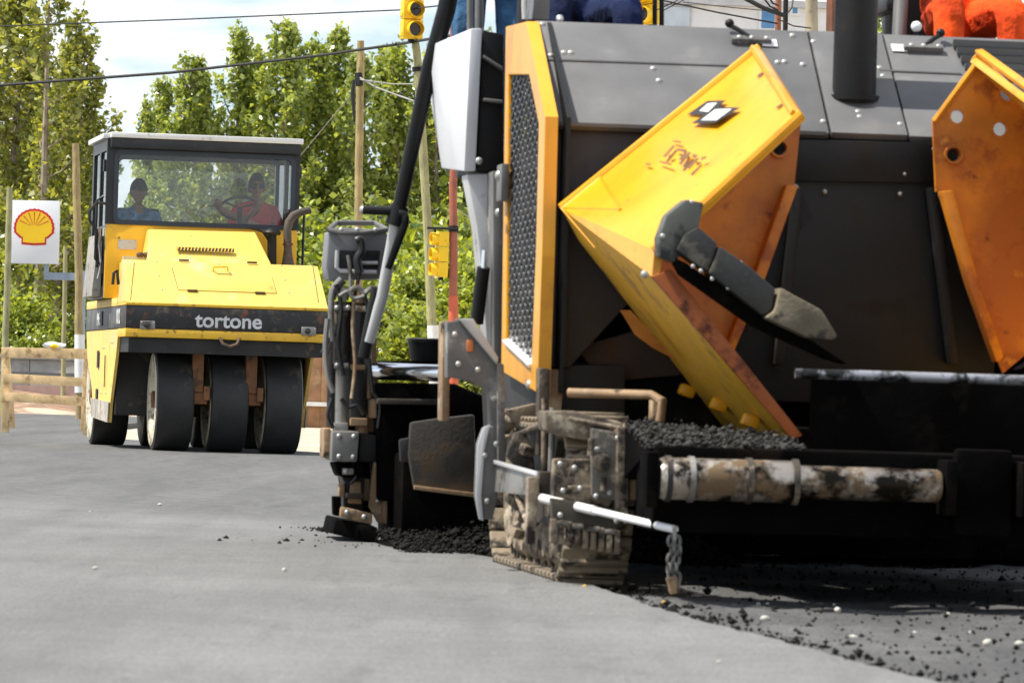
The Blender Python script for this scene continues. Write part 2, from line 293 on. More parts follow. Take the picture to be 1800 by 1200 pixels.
# ------------------------------------------------------------------ people
def person(label, loc, rz, J, cloth, hair='hair', group=None, sc=1.0, head_turn=0.0):
    """J: joints; cloth: materials for torso, legs; one continuous remeshed body"""
    bones = [('pelvis', 'spine'), ('spine', 'chest'), ('chest', 'neck'), ('neck', 'skull')]
    rad = dict(pelvis=(.155, .12), spine=(.145, .11), chest=(.165, .12), neck=(.055, .058), skull=(.05, .05))
    for s in 'lr':
        bones += [('pelvis', 'hip' + s), ('hip' + s, 'knee' + s), ('knee' + s, 'ankle' + s), ('ankle' + s, 'toe' + s),
                  ('chest', 'sho' + s), ('sho' + s, 'elb' + s), ('elb' + s, 'wri' + s), ('wri' + s, 'palm' + s)]
        rad.update({'hip' + s: (.10, .10), 'knee' + s: (.075, .075), 'ankle' + s: (.055, .055), 'toe' + s: (.04, .035), 'sho' + s: (.072, .072),
                    'elb' + s: (.048, .048), 'wri' + s: (.03, .025), 'palm' + s: (.04, .018)})
        w, p = Vector(J['wri' + s]), Vector(J['palm' + s]); d = (p - w).normalized(); side = Vector(J.get('grip' + s, (1, 0, 0))).normalized(); nrm = d.cross(side).normalized()
        curl = J.get('curl', 0.7)
        for i, (off, ln) in enumerate(((-.03, .065), (-.01, .075), (.011, .07), (.031, .055))):
            a = p + d * .025 + side * off; b = a + (d * math.cos(curl * .6) + nrm * math.sin(curl * .6)) * ln * .55
            c = b + (d * math.cos(curl * 1.8) + nrm * math.sin(curl * 1.8)) * ln * .5
            for q, r_, nm in ((a, .0105, 'a'), (b, .0098, 'b'), (c, .0085, 'c')): J[f'f{s}{i}{nm}'] = q; rad[f'f{s}{i}{nm}'] = (r_, r_)
            bones += [('palm' + s, f'f{s}{i}a'), (f'f{s}{i}a', f'f{s}{i}b'), (f'f{s}{i}b', f'f{s}{i}c')]
        t1 = w + d * .035 - side * .045 + nrm * .012; t2 = t1 + d * .035 + nrm * .02 - side * .008
        J['t' + s + '1'] = t1; J['t' + s + '2'] = t2; rad['t' + s + '1'] = (.012, .012); rad['t' + s + '2'] = (.010, .010)
        bones += [('wri' + s, 't' + s + '1'), ('t' + s + '1', 't' + s + '2')]
    names = list(rad); idx = {n: i for i, n in enumerate(names)}
    me = bpy.data.meshes.new('person_body'); me.from_pydata([Vector(J[n]) for n in names], [(idx[a], idx[b]) for a, b in bones], [])
    o = bpy.data.objects.new('person_tmp', me); COL.objects.link(o)
    sk = o.modifiers.new('skin', 'SKIN'); sk.use_smooth_shade = True
    for n in names: v = me.skin_vertices[0].data[idx[n]]; v.radius = rad[n]; v.use_root = (n == 'pelvis')
    o.modifiers.new('sub', 'SUBSURF').levels = 1
    dg = bpy.context.evaluated_depsgraph_get(); bm = bmesh.new(); tmp = bpy.data.meshes.new_from_object(o.evaluated_get(dg)); bm.from_mesh(tmp)
    # head: egg with brow, nose, chin and ears, grown into the neck by the remesh below
    hc = Vector(J['head']); hm = Matrix.Rotation(head_turn, 3, 'Z')
    bmh = bmesh.new(); bmesh.ops.create_uvsphere(bmh, u_segments=28, v_segments=20, radius=1)
    for v in bmh.verts:
        x, y, z = v.co
        q = Vector((x * .076, y * .096, z * .118))
        if z < 0: q.x *= 1 + .28 * z; q.y = q.y * (1 + .16 * z) - .012 * -z
        if y < -.5: q.y += .010 * (1 - abs(x)) * (1 if abs(z - .1) < .16 else 0) * (1 if abs(x) > .15 else 0)     # eye sockets
        v.co = hm @ q + hc
    for (px, py, pz, sx, sy, sz) in ((0, -.098, -.018, .014, .024, .030), (0, -.088, -.060, .026, .012, .010), (0, -.083, -.098, .028, .022, .020),
                                     (-.079, .008, -.005, .010, .022, .034), (.079, .008, -.005, .010, .022, .034), (0, -.086, .030, .05, .014, .012)):
        r = bmesh.ops.create_uvsphere(bmh, u_segments=12, v_segments=8, radius=1)
        for v in r['verts']: v.co = hm @ Vector((v.co.x * sx + px, v.co.y * sy + py, v.co.z * sz + pz)) + hc
    th = bpy.data.meshes.new('h'); bmh.to_mesh(th); bmh.free(); bm.from_mesh(th)
    m2 = bpy.data.meshes.new('person_body'); bm.to_mesh(m2); bm.free(); bpy.data.objects.remove(o)
    o = bpy.data.objects.new('person_tmp', m2); COL.objects.link(o)
    rm = o.modifiers.new('rm', 'REMESH'); rm.mode = 'VOXEL'; rm.voxel_size = 0.008; rm.use_smooth_shade = True
    sm = o.modifiers.new('sm', 'SMOOTH'); sm.iterations = 3; sm.factor = .5
    de = o.modifiers.new('de', 'DECIMATE'); de.ratio = 0.22
    dg = bpy.context.evaluated_depsgraph_get(); body = bpy.data.meshes.new_from_object(o.evaluated_get(dg)); bpy.data.objects.remove(o); body.name = 'person_body'
    body.materials.clear()
    for m in (M_SKIN, cloth[0], cloth[1], M_SHOE): body.materials.append(m)
    seg = []
    for a, b in bones:
        k = 0
        if a in ('pelvis',) and b.startswith('hip') or a.startswith('hip') or a.startswith('knee'): k = 2
        elif a.startswith('ankle'): k = 3
        elif a in ('pelvis', 'spine', 'chest') or a.startswith('sho'): k = 1
        elif a.startswith('elb') and cloth[2]: k = 1
        seg.append((np.array(J[a], float), np.array(J[b], float), k))
    seg.append((np.array(hc) - (0, 0, .06), np.array(hc) + (0, 0, .06), 0))
    n = len(body.polygons); cen = np.zeros(n * 3); body.polygons.foreach_get('center', cen); cen = cen.reshape(-1, 3)
    best = np.full(n, 1e9); mi = np.zeros(n, int)
    for a, b, k in seg:
        ab = b - a; t = np.clip(((cen - a) @ ab) / max(ab @ ab, 1e-9), 0, 1); dd = np.linalg.norm(cen - (a + t[:, None] * ab), axis=1) - (.09 if k == 1 and np.linalg.norm(ab) > .1 else .03)
        u = dd < best; best[u] = dd[u]; mi[u] = k
    mi[cen[:, 2] > J['neck'][2] + .005] = 0
    body.polygons.foreach_set('material_index', mi.astype(np.int32)); body.polygons.foreach_set('use_smooth', [True] * n)
    root = link('person', body); root.location = loc; root.rotation_euler = (0, 0, rz); root.scale = (sc,) * 3
    tag(root, label, 'person', group)
    mb = MB(); H4 = lambda x, y, z: hm @ Vector((x, y, z)) + hc
    vs = []; fs = []; nu, nv = 24, 9
    for j in range(nv + 1):
        ph = math.pi / 2 * j / nv
        for i in range(nu):
            t = 2 * math.pi * i / nu; r = math.sin(ph); y = math.sin(t) * r
            low = .012 if hair == 'cap' else (-.03 - .045 * max(0, y))
            z = low + (.132 - low) * math.cos(ph)
            vs.append(H4(math.cos(t) * r * .086, y * .106 + .004, z))
    for j in range(nv):
        for i in range(nu): fs.append((j * nu + i, j * nu + (i + 1) % nu, (j + 1) * nu + (i + 1) % nu, (j + 1) * nu + i))
    mb.add(vs, fs)
    if hair == 'cap':
        mb.slab([H4(math.cos(t) * .085, -.075 - .085 * math.sin(t), .028 - .012 * math.sin(t)) for t in [math.pi * k / 10 for k in range(11)]], .006)
    mb.build('cap' if hair == 'cap' else 'hair', M_CAP if hair == 'cap' else M_HAIR, root)
    return root
def seated(knee=.42, spread=.13, lean=0.0):
    J = dict(pelvis=(0, 0, 0), spine=(0, .02 - lean * .4, .20), chest=(0, .02 - lean * .8, .40), neck=(0, -.005 - lean, .535), skull=(0, -.02 - lean, .60), head=(0, -.035 - lean, .69))
    for s, k in (('l', -1), ('r', 1)):
        J.update({'hip' + s: (k * .095, -.06, -.01), 'knee' + s: (k * spread, -knee, .03), 'ankle' + s: (k * spread, -knee - .04, -.40), 'toe' + s: (k * spread, -knee - .20, -.46),
                  'sho' + s: (k * .185, .01 - lean * .9, .45), 'elb' + s: (k * .25, -.10, .20), 'wri' + s: (k * .17, -.30, .13), 'palm' + s: (k * .15, -.37, .115)})
    return J
# ------------------------------------------------------------------ ground, road
def ground_mat(name, c1, c2, c3, yaw, rough=0.85, bump=0.35, fine=240, streak=0.5, spec=0.4, fresh=None):
    m = bpy.data.materials.new(name); m.use_nodes = True; t = m.node_tree; N = t.nodes; K = t.links; p = N['Principled BSDF']
    p.inputs['Roughness'].default_value = rough; p.inputs['Specular IOR Level'].default_value = spec
    co = N.new('ShaderNodeTexCoord').outputs['Object']
    def noise(sc, vec=co, det=6, ro=0.6):
        n = N.new('ShaderNodeTexNoise'); n.inputs['Scale'].default_value = sc; n.inputs['Detail'].default_value = det; n.inputs['Roughness'].default_value = ro; K.new(vec, n.inputs['Vector']); return n.outputs['Fac']
    def ramp(v, a, b, lo=0.0, hi=1.0):
        r = N.new('ShaderNodeMapRange'); r.inputs[1].default_value = a; r.inputs[2].default_value = b; r.inputs[3].default_value = lo; r.inputs[4].default_value = hi; K.new(v, r.inputs[0]); return r.outputs[0]
    def mix(f, a, b, mode='MIX'):
        x = N.new('ShaderNodeMix'); x.data_type = 'RGBA'; x.blend_type = mode
        for s, q in ((0, f), (6, a), (7, b)):
            if isinstance(q, (int, float)): x.inputs[s].default_value = q
            elif isinstance(q, tuple): x.inputs[s].default_value = (*q, 1)
            else: K.new(q, x.inputs[s])
        return x.outputs[2]
    mpn = N.new('ShaderNodeMapping'); mpn.inputs['Rotation'].default_value = (0, 0, yaw); mpn.inputs['Scale'].default_value = (2.2, 0.10, 1); K.new(co, mpn.inputs[0])
    c = mix(ramp(noise(0.55), .35, .65), c1, c2)
    c = mix(ramp(noise(1.0, mpn.outputs[0]), .45, .75, 0, streak), c, c3)
    if fresh:          # newer, darker and grainier asphalt beyond a ragged lane joint
        sx = N.new('ShaderNodeSeparateXYZ'); K.new(co, sx.inputs[0])
        a = N.new('ShaderNodeMath'); a.operation = 'MULTIPLY_ADD'; K.new(sx.outputs[0], a.inputs[0]); a.inputs[1].default_value = 2.05; K.new(sx.outputs[1], a.inputs[2])
        b_ = N.new('ShaderNodeMath'); b_.operation = 'MULTIPLY_ADD'; K.new(noise(1.4), b_.inputs[0]); b_.inputs[1].default_value = 1.6; K.new(a.outputs[0], b_.inputs[2])
        fm = ramp(b_.outputs[0], 22.2, 24.2)
        mq = N.new('ShaderNodeMapping'); mq.inputs['Rotation'].default_value = (0, 0, R(22)); mq.inputs['Scale'].default_value = (1.6, .12, 1); K.new(co, mq.inputs[0])
        cf = mix(ramp(noise(1.0, mq.outputs[0]), .34, .70, .15, .85), fresh[0], fresh[1]); cf = mix(1.0, cf, ramp(noise(7.0, det=9, ro=.85), .34, .66, .50, 1.55), 'MULTIPLY')
        c = mix(fm, c, cf)
    g = noise(fine, det=2); c = mix(1.0, c, ramp(g, .3, .7, .60, 1.42), 'MULTIPLY')
    c = mix(1.0, c, ramp(noise(9.0), .3, .7, .86, 1.12), 'MULTIPLY')
    mp3 = N.new('ShaderNodeMapping'); mp3.inputs['Rotation'].default_value = (0, 0, yaw + .5); mp3.inputs['Scale'].default_value = (5.0, .8, 1); K.new(co, mp3.inputs[0])
    c = mix(1.0, c, ramp(noise(1.0, mp3.outputs[0], 7, .68), .56, .72, 1.0, .70), 'MULTIPLY'); c = mix(1.0, c, ramp(noise(38.0, det=3), .60, .74, 1.0, .62), 'MULTIPLY'); c = mix(1.0, c, ramp(noise(46.0, det=2), .66, .76, 1.0, 1.5), 'MULTIPLY')
    K.new(c, p.inputs['Base Color'])
    b = N.new('ShaderNodeBump'); b.inputs['Strength'].default_value = bump; b.inputs['Distance'].default_value = 0.012; K.new(noise(fine * .5, det=3), b.inputs['Height']); K.new(b.outputs[0], p.inputs['Normal'])
    return m
M_EARTH = ground_mat('pale_earth', (0.40, 0.34, 0.25), (0.48, 0.42, 0.33), (0.30, 0.24, 0.17), 0.2, fine=14, bump=0.4)
M_ROAD = ground_mat('worn_asphalt', (0.132, 0.131, 0.128), (0.168, 0.167, 0.163), (0.085, 0.084, 0.082), R(-12), fine=75, bump=.8, streak=.6, fresh=((0.072, 0.071, 0.069), (0.135, 0.134, 0.131)))
M_MAT = ground_mat('fresh_asphalt_mat', (0.095, 0.0945, 0.094), (0.135, 0.134, 0.133), (0.20, 0.199, 0.198), R(20), fine=24, bump=1.0, streak=.6)
M_BED = ground_mat('milled_road_bed', (0.055, 0.054, 0.054), (0.105, 0.104, 0.103), (0.025, 0.025, 0.025), R(-25), fine=110, bump=0.9, streak=.6)

mb = MB(); Q = 4000
mb.add([(-Q, -200, -.09), (Q, -200, -.09), (Q, 5000, -.09), (-Q, 5000, -.09)], [(0, 1, 2, 3)])
tag(mb.build('ground', M_EARTH, smooth=False), kind='structure')

edge = [G(*p) for p in ((1790, 1238), (1620, 1190), (1500, 1160), (1400, 1132), (1300, 1107), (1220, 1086), (1150, 1066), (1075, 1038), (1000, 1013), (890, 984), (780, 964), (680, 952))]
def wob(pts, amp, step):
    o_ = []
    for a, b in zip(pts[:-1], pts[1:]):
        n = max(1, int((b - a).length / step))
        for k in range(n): o_.append(a.lerp(b, k / n) + Vector((random.uniform(-amp, amp), random.uniform(-amp, amp), 0)))
    return o_ + [pts[-1]]
ev = wob(edge, .012, .09)
poly = [(p.x, p.y) for p in ev] + [(-.52, 22.7), (3.6, 23.0), (30, 23.5), (30, 40), (6, 44), (1.5, 47), (-2.05, 52.3), (-5.0, 60), (-6.2, 75), (-7, 141), (-70, 141), (-70, -60), (4, -60), (3.2, 5)]
def sheet(name, poly, z, th, m, kind='structure'):
    b = bmesh.new(); vs = [b.verts.new((x, y, z)) for x, y in poly]; f = b.faces.new(vs); b.normal_update()
    if f.normal.z < 0: f.normal_flip()
    r = bmesh.ops.extrude_face_region(b, geom=[f]); vv = [e for e in r['geom'] if isinstance(e, bmesh.types.BMVert)]
    for v in vs: v.co.z = z - th
    bmesh.ops.triangulate(b, faces=[q for q in b.faces if len(q.verts) > 4]); bmesh.ops.recalc_face_normals(b, faces=b.faces)
    me = bpy.data.meshes.new(name); b.to_mesh(me); b.free(); me.materials.append(m); return tag(link(name, me), kind=kind)
sheet('road', poly, 0.0, .12, M_ROAD)
# the new mat the paver has laid, its loose edge towards the old lane
me_edge = [Vector((x, y, 0)) for x, y in ((-.62, 22.75), (-.86, 23.75), (-1.7, 25.6), (-2.9, 27.9), (-5.2, 32.0), (-9, 38), (-16, 52), (-17, 70))]
mw = wob(me_edge, .02, .12)
# rough bed in front of and under the paver
nx, ny = 210, 430; x0, x1, y0, y1 = -1.1, 4.4, 9.5, 24.5
xs = np.linspace(x0, x1, nx); ys = np.linspace(y0, y1, ny); X, Y = np.meshgrid(xs, ys)
def vnoise(X, Y, f, seed):
    r = np.random.default_rng(seed); T = r.random((256, 256)); u = X * f; v = Y * f; i = np.floor(u).astype(int); j = np.floor(v).astype(int)
    a = u - i; b = v - j; a = a * a * (3 - 2 * a); b = b * b * (3 - 2 * b); g = lambda p, q: T[p % 256, q % 256]
    return g(i, j) * (1 - a) * (1 - b) + g(i + 1, j) * a * (1 - b) + g(i, j + 1) * (1 - a) * b + g(i + 1, j + 1) * a * b
hz = .030 * vnoise(X * 1.6, Y * .6, 1, 3) + .018 * vnoise(X, Y, 6, 4) + .014 * vnoise(X, Y, 17, 5)
Z = -.062 + hz
ex = np.array([p.x for p in edge][::-1]); ey = np.array([p.y for p in edge][::-1])
dist = np.min(np.hypot(X[..., None] - ex, Y[..., None] - ey), axis=2)
Z += .035 * np.exp(-(dist / .22) ** 2) * (vnoise(X, Y, 9, 8) - .2)
V = np.stack([X, Y, np.minimum(Z, -.004)], -1).reshape(-1, 3)
ii = (np.arange(ny - 1)[:, None] * nx + np.arange(nx - 1)[None, :]).ravel()
Fq = np.stack([ii, ii + 1, ii + nx + 1, ii + nx], -1)
def np_mesh(name, V, F):
    me = bpy.data.meshes.new(name); me.vertices.add(len(V)); me.vertices.foreach_set('co', V.astype(np.float32).ravel()); k = F.shape[1]
    me.loops.add(F.size); me.loops.foreach_set('vertex_index', F.astype(np.int32).ravel()); me.polygons.add(len(F))
    me.polygons.foreach_set('loop_start', np.arange(0, F.size, k, dtype=np.int32)); me.polygons.foreach_set('loop_total', np.full(len(F), k, np.int32)); me.update(calc_edges=True); return me
me = np_mesh('road_bed', V, Fq); me.materials.append(M_BED); tag(link('road_bed', me), kind='structure')

# loose crumbs: octahedral grains
def grains(name, P, size, m, label):
    n = len(P); base = np.array([(1, 0, 0), (-1, 0, 0), (0, 1, 0), (0, -1, 0), (0, 0, 1), (0, 0, -1)], float)
    fc = np.array([(0, 2, 4), (2, 1, 4), (1, 3, 4), (3, 0, 4), (2, 0, 5), (1, 2, 5), (3, 1, 5), (0, 3, 5)])
    sc = size[:, None, None] * rng.uniform(.6, 1.3, (n, 6, 3)) * np.array([1, 1, .75]); a = rng.uniform(0, 6.28, n); c, s = np.cos(a), np.sin(a)
    v = base[None] * sc; vx = v[..., 0] * c[:, None] - v[..., 1] * s[:, None]; vy = v[..., 0] * s[:, None] + v[..., 1] * c[:, None]
    v = np.stack([vx, vy, v[..., 2]], -1) + P[:, None, :]
    me = np_mesh(name, v.reshape(-1, 3), (fc[None] + 6 * np.arange(n)[:, None, None]).reshape(-1, 3)); me.materials.append(m)
    return tag(link(name, me), label, name.replace('_', ' '), kind='stuff')
n = 4500; t = rng.random(n); px = rng.uniform(-.9, 4.2, n); py = rng.uniform(11, 23.5, n)
ex_i = np.interp(py, np.sort(ey), ex[np.argsort(ey)]); k = px > ex_i + .01; px, py = px[k], py[k]
grains('loose_asphalt', np.stack([px, py, np.full(len(px), -.025)], 1), rng.gamma(2.0, .0026, len(px)) + .002, M_CRUMB, 'dark loose asphalt grains scattered over the rough road bed')
P = []
for _ in range(1500):          # windrow at the edge of the step and the crumbs by the screed shoe
    q = random.choice(ev); d = abs(random.gauss(0, .07)); P.append((q.x + d * 1.4, q.y + random.gauss(0, .05), -.016 + random.uniform(-.01, .012)))
for _ in range(1300):
    u = random.random() ** 2 * .9; q = mw[min(len(mw) - 1, int(u / .125))]; P.append((q.x + random.gauss(-.02, .05 + .02 * u), q.y + random.gauss(-.03, .05), .008))
for _ in range(60): P.append((random.gauss(-.70, .35), random.gauss(21.9, .5), .003))
P = [p for p in P]
grains('asphalt_crumb_ridge', np.array(P), rng.gamma(1.6, .0030, len(P)) + .0012, M_CRUMB, 'black asphalt crumbs along the lane edge and screed')

def stone(p, r, m, label, seed):
    rr = random.Random(seed); b = bmesh.new(); bmesh.ops.create_icosphere(b, subdivisions=2, radius=1)
    ax = [rr.uniform(.75, 1.25), rr.uniform(.75, 1.2), rr.uniform(.55, .8)]
    for v in b.verts:
        q = v.co.copy(); f = 1 + .16 * math.sin(q.x * 3 + seed) * math.cos(q.y * 4 + seed * 2) + rr.uniform(-.06, .06); v.co = Vector([q[i] * ax[i] * r * .78 * f for i in range(3)])
    me = bpy.data.meshes.new('stone'); b.to_mesh(me); b.free(); me.materials.append(m); o = link('stone', me); o.location = p + Vector((0, 0, r * .45)); tag(o, label, 'stone', 'loose stones on the road')
for i, (px_, py_, r, z) in enumerate(((167, 1000, .011, 0), (500, 1004, .014, 0), (281, 888, .014, 0), (158, 900, .008, 0), (1263, 1165, .008, 0))):
    stone(G(px_, py_, z), r, M_STONE, 'small pale stone lying alone on the smooth grey asphalt', i)
for i, (px_, py_, r) in enumerate(((1345, 1090, .016), (1472, 1075, .017), (1500, 1122, .014), (1372, 1103, .010), (1667, 1080, .009), (1735, 1134, .019), (1793, 1135, .018), (1608, 1113, .008), (1705, 1113, .008), (1333, 1063, .009), (1349, 1062, .009), (1466, 1064, .009))):
    stone(G(px_, py_, -.03), r, M_STONE, 'pale stone lying in the dark rough road bed', 20 + i)
stone(G(1028, 1032, -.004), .012, M_STONEY, 'ochre yellow stone on the asphalt edge beside the crawler track', 41)
stone(G(1168, 1061, -.015), .013, M_STONEY, 'yellowish stone on the asphalt edge under the hanging chain', 42)

# ------------------------------------------------------------------ far edge: kerb, bank, walls
mb = MB().span((-40, 105.3, -.05), (10, 105.6, .56)); tag(mb.build('kerb', mat('pinkish_kerb', (0.48, 0.33, 0.28), 0.85, var=.1)), kind='structure')
V = []; nx2, ny2 = 120, 24
for j in range(ny2):
    for i in range(nx2):
        x = -42 + i * .45; y = 97 + j * .36; s = j / (ny2 - 1); V.append((x, y, -.10 + .58 * math.sin(s * 1.57) * (.6 + .4 * math.sin(x * .7) * math.sin(x * .23 + 1)) + random.uniform(-.03, .03)))
ii = (np.arange(ny2 - 1)[:, None] * nx2 + np.arange(nx2 - 1)[None, :]).ravel()
me = np_mesh('earth_bank', np.array(V), np.stack([ii, ii + 1, ii + nx2 + 1, ii + nx2], -1)); me.materials.append(mat('brown_earth', (0.27, 0.16, 0.10), 0.95, dirt=((0.46, 0.38, 0.27), .35, .5), var=.2)); tag(link('earth_bank', me), kind='structure')
wl = thing('low_wall', 'low pale concrete wall beyond the wooden barricade', 'wall', (-11, 107, -.09))
for i in range(9):
    x = -9 + i * 2.4
    MB().span((x, 0, 0), (x + 2.385, .2, 1.20)).build('wall_panel', M_CONC, wl, bev=.01); 
MB().span((-9.05, -.06, 1.205), (12.7, .26, 1.30)).build('coping', M_CONC, wl, bev=.01)
MB().span((-9.0, -.03, .86), (12.6, -.002, .93)).build('ledge', mat('grey_ledge', (.24, .22, .2), .9), wl)
bw = thing('brown_wall', 'low brown wall beside the roller and pale gravel', 'wall', (0, 0, -.09))
for i in range(5):
    a = W(520 + i * 22, 690, 96); MB().span((a.x, 96, 0), (a.x + .24, 96.2, 1.5)).build('wall_panel', M_BROWNW, bw, bev=.008)
a = W(520, 690, 96); MB().span((a.x - .1, 95.9, .42), (a.x + 1.4, 95.98, .50)).build('plinth', M_WHITE, bw)

# ------------------------------------------------------------------ trees
def tube_mesh(parts): 
    mb = MB()
    for pts, rs in parts: mb.tube(pts, rs, 7, cap=False)
    return mb
def poplar(seed, h=12.0, w=2.2, nb=46, per=190, leaf=.175, stems=1, clear=.05, sig=.20):
    r = np.random.default_rng(seed); limbs = []; pts = []
    for st in range(stems):
        az0 = r.uniform(0, 6.28); off = 0 if stems == 1 else .25 * w; sh = h * (1 if st == 0 else r.uniform(.7, .95))
        top = np.array([math.cos(az0) * off, math.sin(az0) * off, sh]); nn = 9; wob_ = r.normal(0, .07, (nn, 2)).cumsum(0) * .6
        path = [Vector((top[0] * min(1, (k / (nn - 1)) * 1.6) + wob_[k, 0], top[1] * min(1, (k / (nn - 1)) * 1.6) + wob_[k, 1], sh * k / (nn - 1))) for k in range(nn)]
        r0 = .017 * sh * (1 if stems == 1 else .85); limbs.append((path, [max(.012, r0 * (1 - .95 * k / (nn - 1))) for k in range(nn)]))
        for i in range(nb // stems):
            u = clear + (0.97 - clear) * (i + r.random()) / (nb // stems); kf = u * (nn - 1); k0 = min(int(kf), nn - 2); p0 = np.array(path[k0].lerp(path[k0 + 1], kf - k0))
            prof = (1 - max(0, (u - .35) / .65) ** 1.5) * (.55 + .45 * min(1, u / .3)); rad = w * .5 * prof * r.uniform(.45, 1.05) + .1
            ln = r.uniform(.9, 2.0) * (1.15 - .5 * u) * h / 12; az = r.uniform(0, 6.28); bp = []
            for s in np.linspace(0, 1, 5): bp.append(p0 + np.array([math.cos(az) * rad * s ** .65, math.sin(az) * rad * s ** .65, ln * s ** 1.25]))
            limbs.append(([Vector(q) for q in bp], [max(.008, .034 * (1 - .85 * s)) for s in np.linspace(0, 1, 5)]))
            m_ = int(per * r.uniform(.6, 1.3)); s = r.beta(1.6, 1.1, m_) * 1.05; q = np.stack([np.interp(s, np.linspace(0, 1, 5), [b[c] for b in bp]) for c in range(3)], 1)
            sg = sig * (1.15 - .65 * s)[:, None]; pts.append(q + r.normal(0, 1, (m_, 3)) * sg * np.array([1, 1, 1.5]))
    return tube_mesh(limbs), leaf_mesh(r, np.concatenate(pts), leaf)
def leaf_mesh(r, P, leaf):
    n = len(P); N = r.normal(0, 1, (n, 3)) + np.array([-.3, -.5, .7]); N /= np.linalg.norm(N, axis=1)[:, None]
    T = np.cross(N, r.normal(0, 1, (n, 3))); T /= np.linalg.norm(T, axis=1)[:, None]; B = np.cross(N, T); s = leaf * r.uniform(.55, 1.35, n)[:, None]
    v = np.stack([P - T * s * .62, P + B * s * .42 - T * s * .08 + N * s * .10, P + T * s * .62, P - B * s * .42 - T * s * .08 + N * s * .10], 1)
    return np_mesh('crown', v.reshape(-1, 3), np.arange(4 * n).reshape(-1, 4))
def bush(seed, h, w, n=7000, leaf=.15):
    r = np.random.default_rng(seed); P = []; limbs = []
    for _ in range(36):
        c = np.array([r.normal(0, w * .26), r.normal(0, w * .2), r.uniform(.12, .95) * h]); c[:2] *= 1.15 - .55 * c[2] / h
        P.append(c + r.normal(0, 1, (n // 36, 3)) * np.array([.26, .26, .34]) * r.uniform(.7, 1.3)); limbs.append(([Vector((c[0] * .2, c[1] * .2, 0)), Vector((c[0] * .6, c[1] * .6, c[2] * .6)), Vector(c)], [.035, .02, .008]))
    return tube_mesh(limbs), leaf_mesh(r, np.concatenate(P), leaf)
LF_A = leaf_mat('poplar_leaf', (0.08, 0.135, 0.02), (0.50, 0.57, 0.16), .45)
LF_B = leaf_mat('poplar_leaf_olive', (0.08, 0.11, 0.02), (0.46, 0.48, 0.13), .45)
LF_C = leaf_mat('shrub_leaf', (0.05, 0.09, 0.012), (0.46, 0.53, 0.10), .45)
def proto(mb_leaf, lm, tname='trunk'):
    mb, lv = mb_leaf; tm = mb.mesh('trunk'); tm.materials.append(M_BARK); lv.materials.append(lm); return tm, lv
PROT = [proto(poplar(1, 12, 3.0, 60, 115), LF_A), proto(poplar(2, 12, 2.7, 54, 110), LF_A), proto(poplar(3, 12, 3.6, 66, 120), LF_A), proto(poplar(4, 12, 2.4, 50, 110), LF_A)]
PROL = [proto(poplar(11, 14, 3.6, 66, 105, stems=3, clear=.2, leaf=.17), LF_B), proto(poplar(12, 14, 3.0, 70, 150, leaf=.17), LF_B)]
PROB = [proto(bush(21, 4, 3.4, 9500), LF_C), proto(bush(22, 4, 3.0, 9000), LF_C), proto(bush(23, 3, 2.6, 6500), LF_C)]
def tree(name, pr, px, D, ztop, base_h, label, cat, group, rz, wide=1.0):
    a = W(px, 690, D); s = ztop / base_h; t = thing(name, label, cat, (a.x, D, -.09), rz, group); t.scale = (s * wide, s * wide, s)
    link('trunk' if cat == 'tree' else 'stems', pr[0], t); link('crown' if cat == 'tree' else 'foliage', pr[1], t); return t
def zpx(px, py, D): return W(px, py, D).z + .09
ORD = 'first second third fourth fifth sixth seventh eighth ninth tenth eleventh twelfth thirteenth fourteenth fifteenth sixteenth seventeenth eighteenth'.split()
L_MID = 'bright green poplar with upright spires in the row behind the roller'
for i, (px, py, D, wd) in enumerate(((238, 168, 150, .8), (275, 118, 152, .9), (312, 76, 149, 1.0), (350, 92, 153, .9), (402, 38, 150, 1.0), (438, 60, 153, .9), (474, 14, 149, 1.0), (512, 88, 152, .95), (545, 60, 150, 1.0), (578, 22, 151, 1.0),
                                     (616, 70, 149, .95), (655, 55, 152, 1.0), (690, 66, 150, 1.0), (725, 88, 153, .95), (762, 60, 150, 1.05), (800, 70, 152, 1.0), (838, 50, 150, 1.0), (876, 70, 152, 1.0))):
    tree('poplar_tree', PROT[i % 4], px, D, zpx(px, py, D), 12.9, f'{ORD[i]} bright green poplar from the open sky gap, front row behind the roller', 'tree', 'row of poplars behind the roller', i * 1.3, wd)
for i, px in enumerate((255, 330, 400, 465, 540, 610, 690, 770, 850)):
    tree('poplar_tree', PROT[(i * 3 + 1) % 4], px, 172, zpx(px, (330, 300, 270, 290, 260, 270, 250, 260, 250)[i], 172), 12.9, f'{ORD[i]} poplar from the open sky gap in the half hidden back row', 'tree', 'second row of poplars', i * 2.1, 1.25)
L_LEFT = 'tall olive green poplar standing behind the square sign'
for i, (px, py, D, k, wd) in enumerate(((-30, -160, 128, 1, 1.15), (14, -120, 121, 1, 1.1), (66, -150, 116, 0, 1.05), (100, 40, 124, 1, .8), (42, 60, 132, 1, 1.1))):
    tree('poplar_tree', PROL[k], px, D, zpx(px, py, D), 15.0 if k == 0 else 14.9, ('outermost tall olive poplar beside the slim greenish pole', 'tall olive poplar rising behind the slim greenish pole', '', 'slender olive poplar rising behind the ochre pole', 'tall olive poplar rising behind the square sign, half hidden')[i] if k else 'tall poplar with bare pale forked trunks behind the square sign', 'tree', None if k == 0 else 'olive poplars behind the sign', i * 1.7 + .4, wd)
tree('poplar_tree', PROT[3], 128, 126, zpx(128, 176, 126), 12.9, 'short slender poplar beside the tall olive poplars', 'tree', None, .5, 1.05)
tree('poplar_tree', PROT[1], 160, 140, zpx(160, 318, 140), 12.9, 'small poplar seen low beside the roller cab', 'tree', None, 2.5, 1.5)
